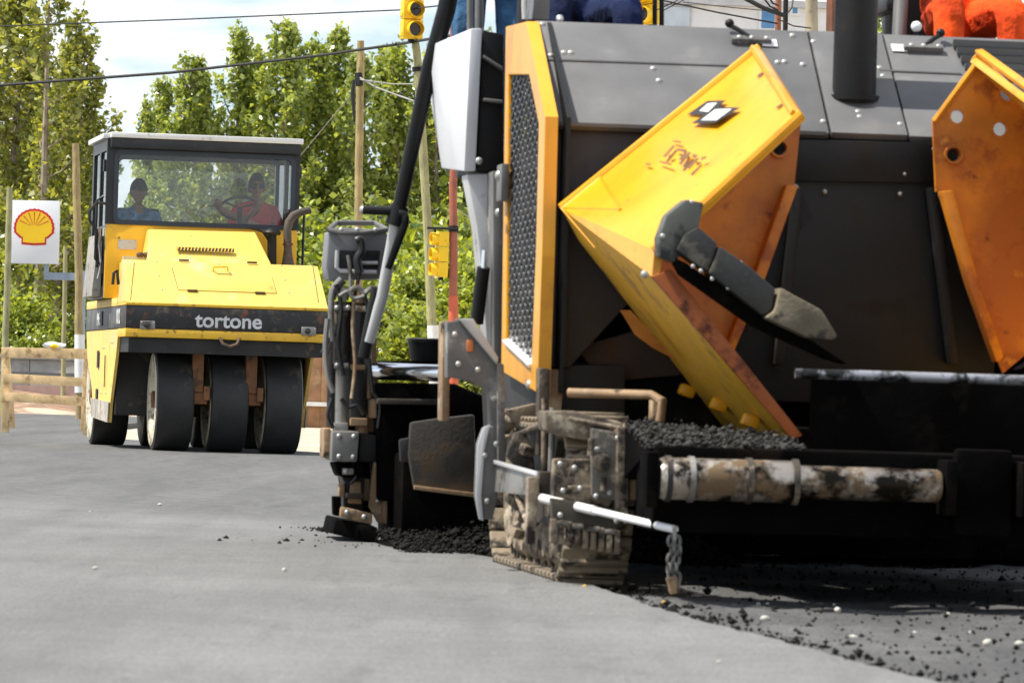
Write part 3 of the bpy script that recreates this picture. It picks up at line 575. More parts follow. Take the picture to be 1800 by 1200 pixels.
for i, (px, py, D) in enumerate(((8, 440, 118), (50, 455, 124), (92, 450, 119), (128, 455, 128), (28, 520, 112))):
    tree('shrub', PROB[i % 2], px, D, zpx(px, py, D), 4.3, ('dense shrub under the olive poplars behind the slim greenish pole', 'dense shrub under the olive poplars straight below the square sign', 'dense shrub beside the short thin pole behind the sign', 'dense shrub behind the ochre pole with white foot', 'lower dense shrub in front of the olive poplars, behind the barricade')[i], 'shrub', 'shrubs under the left poplars', i * 1.1, 1.15)
tree('shrub', PROB[2], 62, 109, zpx(62, 586, 109), 3.2, 'small light green shrub showing just above the barricade rail', 'shrub', None, 1.0, .8)
for i, (px, py, D) in enumerate(((545, 380, 128), (588, 395, 122), (632, 430, 116), (668, 380, 124), (706, 470, 110), (742, 400, 121), (780, 440, 112), (815, 380, 122), (852, 420, 116), (560, 520, 118), (660, 520, 104), (725, 545, 100), (790, 500, 106))):
    tree('shrub', PROB[i % 3], px, D, zpx(px, py, D), (4.3, 4.3, 3.2)[i % 3], (f'{ORD[i]} tall leafy shrub counted from the brown wall, below the poplars' if i < 9 else f'{ORD[i - 9]} low leafy shrub counted from the brown wall, before the taller shrubs'), 'shrub', 'shrubs behind the traffic poles', i * 1.9, 1.1)
tree('poplar_tree', PROT[2], 1566, 92, zpx(1566, -160, 92), 12.9, 'sunlit yellow green tree beside the exhaust stack', 'tree', None, .3, 1.2)

# ------------------------------------------------------------------ poles, signals, sign, wires
def pole(name, label, D, pts, r0, m, parts=(), cat='pole', group=None, n=12):
    """pts: pixels from the base upwards"""
    P = [W(x, y, D) for x, y in pts]; d = (P[0] - P[1]); base = P[0] + d * ((P[0].z + .09) / -d.z) if P[0].z > -.09 else P[0]
    o = thing(name, label, cat, base, 0, group); loc = [Vector((0, 0, 0))] + [p - base for p in P]; k = len(loc)
    pp = []; rs = []
    for i in range(k - 1):
        for s in range(6): pp.append(loc[i].lerp(loc[i + 1], s / 6) + Vector((random.uniform(-.006, .006), random.uniform(-.006, .006), 0))); rs.append(r0 * (1.08 - .25 * (i + s / 6) / k) * random.uniform(.96, 1.04))
    pp.append(loc[-1]); rs.append(r0 * .8); MB().tube(pp, rs, n).build('shaft', m, o); return o, base
def rel(o, px, py, D): return W(px, py, D) - o.location
pB, _ = pole('utility_pole', 'brown wooden utility pole with grey wire tied near its cut top', 75, ((631, 690), (630, 390), (634, 72)), .065, M_POLEB)
MB().tube([rel(pB, 622, 140, 74.8), rel(pB, 620, 165, 74.8), rel(pB, 623, 215, 74.8)], [.02, .035, .015], 8).build('cable_box', M_CABLE, pB)
MB().tube([rel(pB, 630, 130, 74.9), rel(pB, 632, 150, 74.85)], .06, 10).build('clamp', M_BLACKPAINT, pB)
pG, _ = pole('utility_pole', 'leaning greenish wooden pole carrying a traffic signal, white painted foot', 72, ((764, 690), (761, 600), (748, 330), (735, 130), (730, 72)), .068, M_POLEG)
MB().tube([rel(pG, 764.5, 690, 72), rel(pG, 761, 572, 72)], .084, 12).build('white_foot', M_WHITE, pG)
for y in (118, 172): MB().tube([rel(pG, 734 + (y - 118) * .06, y, 72), rel(pG, 734.5 + (y - 118) * .06, y + 8, 72)], .085, 10).build('clamp', M_BLACKPAINT, pG)
pR, _ = pole('signal_post', 'red oxide steel post with a side mounted traffic signal', 68, ((797, 690), (797, 470), (797, 300), (797, -70)), .058, M_POLER)
MB().tube([rel(pR, 797, 690, 68), rel(pR, 797, 520, 68)], .066, 12).build('red_base', M_POLERED2, pR)
def signal(name, label, px, py, D, s, rz, tilt=0.0):
    """three-light head, front towards -y"""
    o = thing(name, label, 'traffic light', W(px, py, D), rz); o.rotation_euler = (0, tilt, rz); h = .36 * s; 
    for i in range(3):
        z = i * h; MB().span((-.19 * s, 0, z + .004), (.19 * s, .24 * s, z + h - .004)).build('signal_section', M_SIGYEL, o, bev=.02 * s)
        MB().lathe([(-.012, 0), (-.012, .115 * s), (.0, .12 * s)], 'y', (0.02 * s, 0, z + h / 2), 20).build('lens', M_LENS, o)
        MB().lathe([(.0, .150 * s), (-.16 * s, .146 * s), (-.16 * s, .138 * s), (0, .138 * s)], 'y', (0.02 * s, 0, z + h / 2), 22).build('visor', M_SIGYEL, o)
        for sx in (-.205,):
            MB().span((sx * s, .04 * s, z + .06 * s), (-.185 * s, .2 * s, z + .12 * s)).build('hinge', M_SIGYEL, o)
    MB().span((-.05 * s, .07 * s, -.07 * s), (.05 * s, .17 * s, .002)).build('mount', M_BLACKPAINT, o)
    return o
signal('traffic_signal', 'yellow traffic signal with dark lenses on top of the leaning pole', 726, 69, 71.8, .80, R(18), 0)
sg = signal('traffic_signal', 'yellow traffic signal turned sideways, bracketed to the red post', 766, 487, 68, .585, R(-72), R(1))
ba = thing('signal_bracket', 'thin black bracket arm holding the sideways signal to the red post', 'bracket', W(797, 402, 67.9)); 
MB().tube([(-.36, 0, 0), (.06, 0, 0)], .018, 8).build('arm', M_BLACKPAINT, ba); MB().tube([(0, .08, -.04), (0, .08, .04)], .075, 10).build('band', M_BLACKPAINT, ba); MB().tube([(-.25, 0, 0), (-.25, 0, -.06)], .018, 8).build('drop', M_BLACKPAINT, ba)
pole('utility_pole', 'slim greenish wooden pole beside the square sign', 92, ((8, 640), (13, 480), (17, 330)), .065, M_POLEG)
pl, _ = pole('utility_pole', 'ochre wooden pole with white painted foot between sign and roller', 88, ((140, 690), (138, 480), (133, 252)), .075, M_POLEB)
MB().tube([rel(pl, 140.3, 690, 88), rel(pl, 140, 588, 88)], .092, 12).build('white_foot', M_WHITE, pl)
pole('utility_pole', 'short thin greenish pole standing behind the sign', 102, ((111, 690), (113, 560), (115, 432)), .05, M_POLEG)

# square sign with scallop emblem
sD = 93.; c = W(60, 408, sD); u = sD / FPX
sg = thing('hanging_sign', 'white square sign with a yellow and red scallop shell emblem', 'sign', c); sg.rotation_euler = (0, R(-.5), R(-3))
MB().box((0, .09, 0), (86 * u, .18, 111 * u)).build('sign_box', mat('sign_white', (.86, .86, .87), .3, var=.01), sg, bev=.012)
def shell(k, dz=0):
    P = []
    for i in range(33):
        a = math.pi * (-.07 + 1.14 * i / 32); r = 36 * k * (1 + .018 * math.cos(i * math.pi)); P.append((r * math.cos(a), r * math.sin(a) * .95 - 4))
    P += [(-25 * k, -22 * k), (-22 * k, -22 * k), (-22 * k, -33 * k), (0, -34.5 * k), (22 * k, -33 * k), (22 * k, -22 * k), (25 * k, -22 * k)]
    return [(x * u, (z + 11) * u) for x, z in P]
RED = mat('emblem_red', (.62, .02, .02), .4, var=.02); YELL = mat('emblem_yellow', (.95, .60, .01), .4, var=.02)
em = plate(shell(1.0), [], .006, lambda a, b, w_: Vector((a, -.008 + w_, b))).build('emblem_border', RED, sg, smooth=False)
plate(shell(.88), [], .006, lambda a, b, w_: Vector((a, -.015 + w_, b))).build('emblem_shell', YELL, sg, smooth=False)
for i in range(7):
    a = R(90 + (i - 3) * 21); a0 = R(90 + (i - 3) * 9); p0 = Vector((14 * math.cos(a0), 0, 14 * math.sin(a0) - 12)); p1 = Vector((28.5 * math.cos(a), 0, 28.5 * math.sin(a) - 4)); d = Vector((-(p1 - p0).z, 0, (p1 - p0).x)).normalized()
    q = [p0 + d * .35, p0 - d * .35, p1 - d * .9, p1 + d * .9]; MB().slab([((v.x) * u, -.0165, (v.z + 11) * u) for v in q], -.003).build('emblem_rib', RED, sg, smooth=False)
MB().span((18 * u, .05, -82 * u), (26 * u, .13, -55 * u)).build('hanger', mat('bluegrey_steel', (.30, .36, .42), .45, var=.08), sg)
MB().span((18 * u, .045, -83 * u), (84 * u, .135, -70 * u)).build('bracket_arm', MATS['bluegrey_steel'], sg)
MB().span((80 * u, .03, -(c.z + .09) ), (92 * u, .15, -66 * u)).build('sign_post', MATS['bluegrey_steel'], sg)

# wires
def wire(name, label, pts, r, m=M_CABLE, cat='cable', group=None, sag=0.0, n=26):
    P = []; 
    for (a, b) in zip(pts[:-1], pts[1:]):
        A, B = W(*a), W(*b)
        for k in range(n): t = k / n; q = A.lerp(B, t); q.z -= sag * 4 * t * (1 - t); P.append(q)
    P.append(W(*pts[-1])); base = P[0]
    o = MB().tube([p - base for p in P], r, 6).build(name, m); o.location = base; return tag(o, label, cat, group)
wire('overhead_cable', 'thick black overhead cable bundle crossing in front of the poplars', ((-420, 172, 74), (0, 150, 74.0), (300, 128, 74), (560, 98, 74), (700, 78, 74), (797, 62, 68.05)), .024)
wire('overhead_cable', 'thin dark wire running high above the roller', ((-420, 62, 74), (330, 34, 74), (700, 18, 74), (797, 8, 68.05)), .012)
wire('overhead_cable', 'pale sagging wire from the brown pole past the leaning pole', ((631, 136, 74.9), (662, 154, 74), (700, 168, 73), (728, 178, 71.9)), .014, M_WIREGREY)
wire('overhead_cable', 'pale level wire between the brown and the leaning pole', ((631, 140, 74.9), (690, 148, 73), (728, 148, 71.9)), .010, M_WIREGREY)
wire('overhead_cable', 'thin pale stay wire slanting from the brown pole to the roller cab', ((631, 150, 74.9), (526, 276, 92)), .008, M_WIREGREY)
wire('overhead_cable', 'thin pale wire dropping from the red post behind the paver', ((799, 365, 68), (850, 400, 70)), .008, M_WIREGREY)

# ------------------------------------------------------------------ right background above the paver hood
bD = 104.; bu = bD / FPX; A = W(1120, 690, bD); B = W(1500, 690, bD); zt = W(1300, 4, bD).z
wb = thing('white_building', 'plain white building with blue windows beyond the paver', 'building', (A.x, bD, -.09))
MB().span((0, 0, 0), (B.x - A.x, 8, zt)).build('wall', mat('white_render', (.80, .80, .80), .7, var=.03), wb)
MB().span((-.1, -.12, zt + .003), (B.x - A.x + .1, 8.1, zt + .14)).build('parapet', mat('grey_parapet', (.5, .5, .52), .7), wb)
BLUEW = mat('blue_window', (.10, .26, .50), .12, var=.1)
for (xa, xb, ya, yb) in ((1338, 1362, 18, 50), (1393, 1402, 5, 24), (1165, 1212, 14, 46)):
    a, b = W(xa, yb, bD), W(xb, ya, bD)
    f = MB().span((a.x - A.x - .05, -.05, a.z + .04), (b.x - A.x + .05, .02, b.z + .14)).build('window', M_PUREWHITE if xa != 1165 else MATS['grey_parapet'], wb)
    MB().span((a.x - A.x, -.062, a.z + .09), (b.x - A.x, -.052, b.z + .09)).build('pane', BLUEW if xa != 1165 else mat('pale_blue_pane', (.55, .62, .68), .3), f)
pole('utility_pole', 'rust red service pole among tangled wires beyond the paver', 60, ((1366, 690), (1367, 300), (1368, -60)), .042, mat('rust_red_pole', (.30, .11, .06), .7, var=.15), group=None)
pole('utility_pole', 'black pole beside the rust red pole beyond the paver', 62, ((1380, 690), (1380, 300), (1381, -60)), .035, M_BLACKPAINT)
pole('utility_pole', 'thick beige concrete pole beyond the paver', 66, ((1424, 690), (1425, 300), (1427, -60)), .095, mat('beige_concrete_pole', (.36, .31, .22), .85, dirt=((.22, .19, .13), .3, 9), var=.15))
pole('utility_pole', 'brown square timber post beside the exhaust stack', 58, ((1461, 690), (1461, 300), (1462, -60)), .072, mat('brown_timber', (.16, .06, .03), .7, var=.2), n=4)
for i, (a, b, c_, r) in enumerate((((1150, -2), (1260, 22), (1367, 42), .011), ((1200, 4), (1290, 14), (1367, 21), .006), ((1295, -10), (1345, 16), (1380, 28), .03), ((1340, -6), (1354, 12), (1367, 18), .012), ((1150, 20), (1185, 4), (1215, -12), .007), ((1160, 22), (1195, 4), (1225, -12), .007), ((1350, -8), (1358, 6), (1368, 10), .012), ((1384, 24), (1392, 14), (1395, -8), .010), ((1367, 34), (1395, 46), (1425, 50), .009))):
    wire('overhead_cable', ('long sagging cable reaching the rust red pole beyond the paver', 'thin upper wire reaching the rust red pole beyond the paver', 'thick slanting cable bundle passing behind the rust red pole', 'looped cable ending high on the rust red pole', 'thin wire crossing another beside the half seen yellow signal', 'second thin wire crossing beside the half seen yellow signal', 'short upper cable loop at the rust red pole', 'curled cable hanging off the black pole', 'short cable from the rust red pole to the beige pole')[i], ((*a, 59.7), (*b, 59.7), (*c_, 59.8)), r, group='tangled cables beyond the paver', n=8)
signal('traffic_signal', 'yellow traffic signal half seen between the operator and the pale building', 1136, 44, 70, .80, R(-35), R(-9))
signal('traffic_signal', 'yellow traffic signal behind the seated operator in navy trousers', 1074, 24, 69, .80, R(25), R(16))
po_, _ = pole('signal_post', 'ochre signal post between the two half hidden signals', 71, ((1112, 690), (1112, 300), (1114, -60)), .05, mat('ochre_post', (.5, .28, .05), .6, var=.1))

for px_, D_ in ((1136, 70.1), (1074, 69.1)): MB().tube([rel(po_, 1113, 30, 71), rel(po_, px_, 40, D_)], .03, 8).build('signal_arm', M_BLACKPAINT, po_)
# ------------------------------------------------------------------ barricade
bz = 62.3; o = thing('wooden_barricade', 'pale pine board barricade with three rails standing on the road', 'barricade', G(80, 762)); by = o.location.y
def bp(px, py, D=bz): return W(px, py, D) - o.location
def board(name, a, b, wpx, th=.03, D=bz):
    A, B = bp(*a, D), bp(*b, D); d = (B - A).normalized(); nrm = Vector((-d.z, 0, d.x)); h = wpx * D / FPX / 2
    q = [A + nrm * h, A - nrm * h, B - nrm * h, B + nrm * h]; MB().loft(q, [p + Vector((0, th, 0)) for p in q]).build(name, M_WOOD, o, bev=.003)
board('rail', (2, 619), (160, 622), 18); board('rail', (6, 664), (156, 672), 16); board('rail', (6, 697), (156, 706), 16)
board('leg', (10, 624), (9, 760), 14, .04, bz + .04); board('leg', (154, 628), (150, 764), 8, .04, bz + .04)
board('leg', (12, 624), (22, 752), 10, .04, bz + .75); board('leg', (151, 628), (145, 757), 8, .04, bz + .75)
bg_ = thing('plastic_bag', 'small white and yellow plastic bag resting on the barricade rail', 'bag', W(95, 611, bz + .02)); P = []
def lump(mb, c, d, seed):
    r = random.Random(seed); b = bmesh.new(); bmesh.ops.create_icosphere(b, subdivisions=2, radius=1)
    for v in b.verts: v.co = Vector((v.co.x * d[0], v.co.y * d[1], v.co.z * d[2])) * r.uniform(.82, 1.12) + Vector(c)
    mb.add([v.co for v in b.verts], [tuple(q.index for q in f.verts) for f in b.faces]); b.free(); return mb
lump(MB(), (0, 0, .03), (.15, .06, .045), 3).build('bag_body', M_PUREWHITE, bg_); lump(MB(), (.0, -.035, .02), (.065, .035, .032), 5).build('yellow_print', M_SIGYEL, bg_)
# ------------------------------------------------------------------ pneumatic roller
RF = Frame((W(398, 700, 49.4).x, 49.4, 0.0), R(10)); rp = lambda px, py, y: RF.L(px, py, y); rx = lambda px, py, x=-1.03: RF.LX(px, py, x)
ro = thing('road_roller', 'yellow pneumatic tyred road roller with glazed cab on the fresh asphalt', 'road roller', RF.o, R(10))
XL, XR = -1.03, 1.0
def lft(pts, y0, y1, name, m, parent=ro, bev=.006):
    """outline in x,z extruded along y"""
    return MB().loft([(x, y0, z) for x, z in pts], [(x, y1, z) for x, z in pts]).build(name, m, parent, bev=bev)
# nose: sloping front, black band, bumper lip
za, zb = 1.445, 1.215          # band top / bottom
hood = MB().loft([(XL, .0, za + .03), (XL, .06, za + .05), (XL + .03, .52, 1.905), (XL + .03, .95, 1.92), (XL, .95, za + .03)], [(XR, .0, za + .03), (XR, .06, za + .05), (XR - .05, .52, 1.905), (XR - .05, .95, 1.92), (XR, .95, za + .03)]).build('front_hood', M_YEL, ro, bev=.015, seg=3)
MB().loft([(XL - .004, -.012, za), (XL - .004, 0.9, za), (XL - .004, .9, za + .03), (XL - .004, -.012, za + .03)], [(XR + .004, -.012, za), (XR + .004, .9, za), (XR + .004, .9, za + .03), (XR + .004, -.012, za + .03)]).build('hood_lip', M_YRUST, ro, bev=.006)
band = MB().span((XL, -.008, zb + .004), (XR, .95, za - .004)).build('bumper', M_BLKBAND, ro, bev=.008)
lip = MB().span((XL - .002, -.012, zb - .085), (XR + .002, .80, zb)).build('bumper_lip', M_YRUST, ro, bev=.01)
text('lettering', 'tortone', .205, M_LETTER, band, Matrix.Translation((rp(402, 562, 0).x, -.0125, rp(402, 565, 0).z + .0)) @ Matrix.Rotation(R(90), 4, 'X'), offset=.0045, sx=1.04)
for px, py in ((259, 571), (542, 582)):
    c = rp(px, py, 0); hl = MB().box((c.x, -.018, c.z), (.15, .03, .085)).build('headlight', M_STEEL, ro, bev=.008)
    MB().lathe([(-.042, 0), (-.040, .02), (-.034, .032)], 'y', (c.x - .01, 0, c.z), 16).build('lens', mat('dark_headlight', (.04, .035, .03), .15), hl)
    for s in (-1, 1): bolt(hl, (c.x + s * .06, -.033, c.z + .025), r=.007)
c = rp(403, 603, 0); hk = MB(); hk.tube([(c.x - .10, -.02, c.z + .05), (c.x - .07, -.05, c.z - .01), (c.x, -.06, c.z - .035), (c.x + .07, -.05, c.z - .01), (c.x + .10, -.02, c.z + .05)], .016, 8); hk.build('tow_hook', M_RUSTPIPE, ro)
# hatch on the slope with hinges and handle
nv = Vector((0, -(1.905 - za - .05), .46)).normalized(); slope = lambda px, py: (lambda d, c_: c_ + d * ((Vector((0, .06, za + .05)) - c_).dot(nv) / d.dot(nv)))(RF.Ri @ ray(px, py), RF.c)
hp = [slope(*p) for p in ((303, 471), (477, 484), (486, 516), (314, 510))]
hm_ = sum(hp, Vector()) / 4; MB().slab([hm_ + (p - hm_) * 1.012 + nv * .002 for p in hp][::-1], -.003).build('hatch_seam', M_RUSTPIPE, ro)
for px0, px1 in ((232, 241), (545, 552)):
    A_, B_ = slope(px0 + 4, 462), slope(px1 - 12 if px0 < 400 else px1 + 8, 532); MB().tube([A_ + nv * .001, B_ + nv * .001], .004, 5).build('panel_seam', M_RUSTPIPE, ro)
hatch = MB().slab([p + nv * .008 for p in hp][::-1], -.007); ht = hatch.build('hatch', M_YEL, ro, bev=.003)
for px, py in ((338, 512), (457, 516), (323, 459), (443, 463)):
    c = slope(px, py) + nv * .012; h = MB().box(c, (.10, .02, .02)).build('hinge', M_RUSTPIPE, ro)
c = slope(387, 477) + nv * .01; d = Vector((.075, 0, .003)); MB().tube([c - d, c - d * .92 + nv * .05, c + d * .92 + nv * .05, c + d], .010, 7).build('handle', M_YRUST, ht)
for px, py in ((279, 484), (285, 509), (501, 492), (508, 515), (385, 464), (275, 460), (495, 467), (325, 506), (470, 508)):
    bolt(ro, slope(px, py) + nv * .001, nv, .010).data.materials
for px, py in ((289, 534), (402, 538), (514, 542)): bolt(ro, rp(px, py, -.0) + Vector((0, .0, .0)), r=.01)
# upper hood in front of the cab
U = [rp(259, 463, .80), rp(478, 466, .80), rp(449, 408, 1.25), rp(262, 403, 1.25)]
lo = [Vector((p.x, p.y, p.z)) for p in U]; back = [Vector((lo[0].x, 1.55, 1.9)), Vector((lo[1].x, 1.55, 1.9)), Vector((lo[2].x, 1.55, lo[2].z)), Vector((lo[3].x, 1.55, lo[3].z))]
uh = MB().loft(lo, back).build('upper_hood', M_YEL, ro, bev=.02, seg=3)
g = [RF.L(x, y, .80 + (463 - y) / 60 * .45) for x, y in ((310, 437), (411, 440), (411, 446), (310, 443))]
MB().slab([p + Vector((0, -.022, .018)) for p in g], .006).build('vent_slot', M_DARK, uh)
for i in range(17):
    a = g[0].lerp(g[1], (i + .5) / 17) + Vector((0, -.028, .02)); b = g[3].lerp(g[2], (i + .2) / 17) + Vector((0, -.028, .02)); MB().tube([a, b], .006, 5).build('vent_bar', M_YRUST, uh)
# deck and sides
MB().span((XL, .955, zb + .004), (XR, 4.4, za - .004)).build('chassis_band', mat('sunlit_black_band', (.07, .07, .072), .5, dirt=((.22, .20, .17), .3, 5), var=.2), ro, bev=.008)  # black band along the sides, its sunlit grey painted into the colour, dirt patches over
MB().span((XL - .003, .955, za + .0), (XR + .003, 4.4, 1.53)).build('deck', M_YSIDE, ro, bev=.01)
MB().span((XL + .06, .95, 1.535), (XR - .06, 1.5, 1.90)).build('engine_cover_side', M_YEL, ro, bev=.01)
for sx, x in ((-1, XL), (1, XR)):
    pts = [(.80, zb - .004), (4.4, zb - .004), (4.25, .95), (3.55, .60), (3.35, .30), (1.55, .26), (1.45, .45), (.95, .98)]
    fn = (lambda a, b, w_, x=x, sx=sx: Vector((x - sx * w_ - sx * .006, a, b)))
    sk = plate(pts, [], .03, fn).build('side_skirt', M_YSIDE, ro, bev=0, smooth=False)
    plate([(1.53, .26), (3.36, .30), (3.5, .5), (1.44, .47)], [], .012, lambda a, b, w_, x=x, sx=sx: Vector((x + sx * w_ + sx * .0, a, b))).build('scuffed_hem', mat('scuffed_grey', (.46, .42, .36), .8, dirt=((.2, .16, .12), .35, 9), var=.2), sk, smooth=False)
    for (a, b, c_, d_) in ((2.75, .82, 2.95, 1.0), (2.8, .45, 2.98, .60)):
        plate([(a, b), (c_, b), (c_, d_), (a, d_)], [], .006, lambda p, q, w_, x=x, sx=sx: Vector((x + sx * w_ + sx * .002, p, q))).build('slot', M_DARK, sk, smooth=False)
    plate([(2.02, .62), (2.05, .62), (2.05, .95), (2.02, .95)], [], .008, lambda p, q, w_, x=x, sx=sx: Vector((x + sx * w_ + sx * .002, p, q))).build('latch', M_RUSTPIPE, sk, smooth=False)
    for a, b in ((1.3, 1.08), (1.45, 1.08), (2.2, 1.03), (2.4, 1.03), (1.9, .56), (2.4, .56)): bolt(sk, (x + sx * .0, a, b), (sx, 0, 0), .012)
    for a, c_, tx in ((.25, .22, '1012'), (2.4, .3, 'PNE')):
        M4 = Matrix.Translation((x + sx * .006, a + .5, 1.33)) @ Matrix.Rotation(-sx * R(-90), 4, 'Z') @ Matrix.Rotation(R(90), 4, 'X')
        text('side_lettering', tx, .2, M_LETTER, sk, M4, offset=.006)
    rub = MB().span((x - .012, 2.45, 1.26), (x + .012, 2.65, 1.41)).build('side_recess', M_DARK, sk)
# underbody
MB().span((XL + .05, 1.35, .34), (XR - .05, 3.3, zb)).build('underbody', M_DARK, ro, bev=.02)
MB().span((XL + .04, .05, .98), (XR - .04, 1.36, zb - .09)).build('front_frame', M_DARK, ro)
MB().tube([(-.60, .75, .52), (.74, .75, .52)], .06, 12).build('front_axle', M_RUSTY, ro); MB().tube([(-1.0, 4.0, .52), (1.0, 4.0, .52)], .07, 12).build('rear_axle', M_DARK, ro)
for x0 in (rp(347, 660, .35).x, rp(441, 660, .35).x):
    yk = MB().span((x0 - .055, .28, .60), (x0 + .055, .40, 1.12)); yk.span((x0 - .075, .30, .48), (x0 + .10, .75, .60)); yk.build('yoke', M_RUSTY, ro, bev=.008); 
    MB().span((x0 + .06, .26, .52), (x0 + .12, .31, .66)).build('scraper', M_RUSTY, ro, bev=.004)
rr_ = .512
def wheel(x, y):
    wd = .19; prof = [(-wd * .9, .30), (-wd * .98, .40), (-wd, .47), (-wd * .93, .505), (-wd * .8, rr_), (wd * .8, rr_), (wd * .93, .505), (wd, .47), (wd * .98, .40), (wd * .9, .30)]
    o = MB().lathe(prof, 'x', n=56).build('wheel', M_RUBBER, ro); o.location = (x, y, rr_)
    for s in (-1, 1):
        MB().lathe([(s * wd * .90, .0), (s * wd * .55, .10), (s * wd * .55, .24), (s * wd * .93, .29), (s * wd * 1.005, .34), (s * wd * 1.012, .455), (s * wd * .99, .475)], 'x', n=40).build('rim', M_CREAM, o)
        MB().lathe([(s * wd * .60, .09), (s * wd * 1.0, .085), (s * wd * 1.03, .05), (s * wd * 1.03, 0)], 'x', n=20).build('hub', M_RUSTY, o)
    return o
for x in (-.48, .07, .62): wheel(x, .75)
for x in (-.81, -.26, .29, .84): wheel(x, 4.0)
# cab
CY0, CY1 = 1.5, 3.15; cx0, cx1 = rp(186, 400, CY0).x, rp(523, 400, CY0).x; zs = rp(355, 399, CY0).z; zr = rp(355, 249, CY0).z; zf = 1.53
pan = MB().span((cx0, CY0, zf), (cx1, CY0 + .05, zs)).build('cab_front_panel', mat('cab_orange_yellow', (.84, .47, .015), .42, dirt=(SOIL, .06, 9), var=.05), ro, bev=.012)
a, b = rp(208, 421, CY0), rp(240, 439, CY0); pl_ = MB().span((a.x, CY0 - .012, b.z), (b.x, CY0 - .003, a.z)).build('number_plate', mat('plate_grey', (.55, .56, .58), .4, dirt=((.4, .36, .3), .3, 8)), ro)
for x_ in (a.x + .015, b.x - .015):
    for z_ in (a.z - .012, b.z + .012): bolt(pl_, (x_, CY0 - .012, z_), r=.006)
op = [(rp(204, 385, CY0).x, rp(204, 388, CY0).z), (rp(511, 391, CY0).x, rp(500, 392, CY0).z), (rp(511, 282, CY0).x, rp(511, 280, CY0).z), (rp(204, 270, CY0).x, rp(204, 272, CY0).z)]
def rrect(x0, x1, z0, z1, r, n=5):
    P = []
    for cx_, cz_, a0 in ((x1 - r, z1 - r, 0), (x0 + r, z1 - r, 90), (x0 + r, z0 + r, 180), (x1 - r, z0 + r, 270)):
        P += [(cx_ + r * math.cos(R(a0 + 90 * k / n)), cz_ + r * math.sin(R(a0 + 90 * k / n))) for k in range(n + 1)]
    return P
wx0, wx1, wz0, wz1 = op[0][0], op[1][0], op[0][1], op[2][1]
fr = plate([(cx0 - .01, zs + .003), (cx1 + .01, zs + .003), (cx1 + .01, zr), (cx0 - .01, zr)], [rrect(wx0, wx1, wz0, wz1, .05)], .06, lambda a, b, w_: Vector((a, CY0 - .005 + w_, b))).build('windscreen_frame', M_CABBLK, ro, smooth=False)
plate(rrect(wx0 - .035, wx1 + .035, wz0 - .035, wz1 + .035, .07), [rrect(wx0 + .012, wx1 - .012, wz0 + .012, wz1 - .012, .05)], .02, lambda a, b, w_: Vector((a, CY0 - .024 + w_, b))).build('window_seal', M_CABBLUE, fr, smooth=False)
MB().span((wx0 - .01, CY0 + .02, wz0 - .01), (wx1 + .01, CY0 + .026, wz1 + .01)).build('windscreen', M_GLASS, ro, smooth=False)
# rear wall with window, side frames, floor
rz0, rz1 = rp(350, 392, CY1).z, rp(350, 285, CY1).z; qx0, qx1 = rp(208, 330, CY1).x, rp(486, 330, CY1).x
plate([(cx0, zf), (cx1, zf), (cx1, zr), (cx0, zr)], [rrect(qx0, qx1, rz0 - .25, rz1, .06)], .05, lambda a, b, w_: Vector((a, CY1 + w_, b))).build('cab_rear_frame', M_CABBLUE, ro, smooth=False)
MB().span((qx0, CY1 + .02, rz0 - .25), (qx1, CY1 + .026, rz1)).build('rear_window', M_GLASS, ro, smooth=False)
for sx, x in ((-1, cx0), (1, cx1)):
    sf = plate([(CY0 + .06, zf), (CY1 - .005, zf), (CY1 - .005, zr), (CY0 + .06, zr)], [rrect(CY0 + .15, CY0 + .78, zf + .12, zr - .12, .05), rrect(CY0 + .88, CY1 - .10, zf + .55, zr - .12, .05)], .045, lambda a, b, w_, x=x, sx=sx: Vector((x - sx * w_, a, b))).build('cab_side', M_CABBLK, ro, smooth=False)
    MB().span((x - sx * .022 - .003, CY0 + .14, zf + .11), (x - sx * .022 + .003, CY1 - .09, zr - .11)).build('side_window', M_GLASS, sf, smooth=False)
    MB().tube([(x + sx * .03, CY0 + .18, zf + .35), (x + sx * .085, CY0 + .17, zf + .40), (x + sx * .085, CY0 + .15, zf + 1.0), (x + sx * .02, CY0 + .15, zf + 1.05)], .014, 7).build('grab_rail', M_HOSE, sf)
    for z_ in (zf + .25, zf + 1.3): MB().span((x + sx * .001, CY0 + .06, z_), (x + sx * .035, CY0 + .12, z_ + .12)).build('door_hinge', M_CABBLK, sf)
MB().span((cx0 + .05, CY0 + .06, zf + .003), (cx1 - .05, CY1 - .01, zf + .05)).build('cab_floor', M_DARK, ro)
rf_ = MB().loft([(cx0 + .02, CY0 - .13, zr + .005), (cx1 + .02, CY0 - .13, zr + .005), (cx1 + .02, CY0 - .13, zr + .06), (cx0 + .02, CY0 - .13, zr + .06)], [(cx0 - .0, CY1 + .15, zr + .005), (cx1 + .0, CY1 + .15, zr + .005), (cx1 + .0, CY1 + .15, zr + .08), (cx0 - .0, CY1 + .15, zr + .08)]).build('roof', M_WHITE, ro, bev=.008)
MB().span((cx0 - .05, CY0 + .05, zr + .0), (cx0 + .018, CY1 + .1, zr + .05)).build('rain_gutter', M_WHITE, rf_, bev=.006)
MB().span((cx0 + .02, CY0 - .1, zr - .10), (cx1, CY0 - .008, zr + .003)).build('roof_soffit', M_CABBLK, rf_, bev=.006)
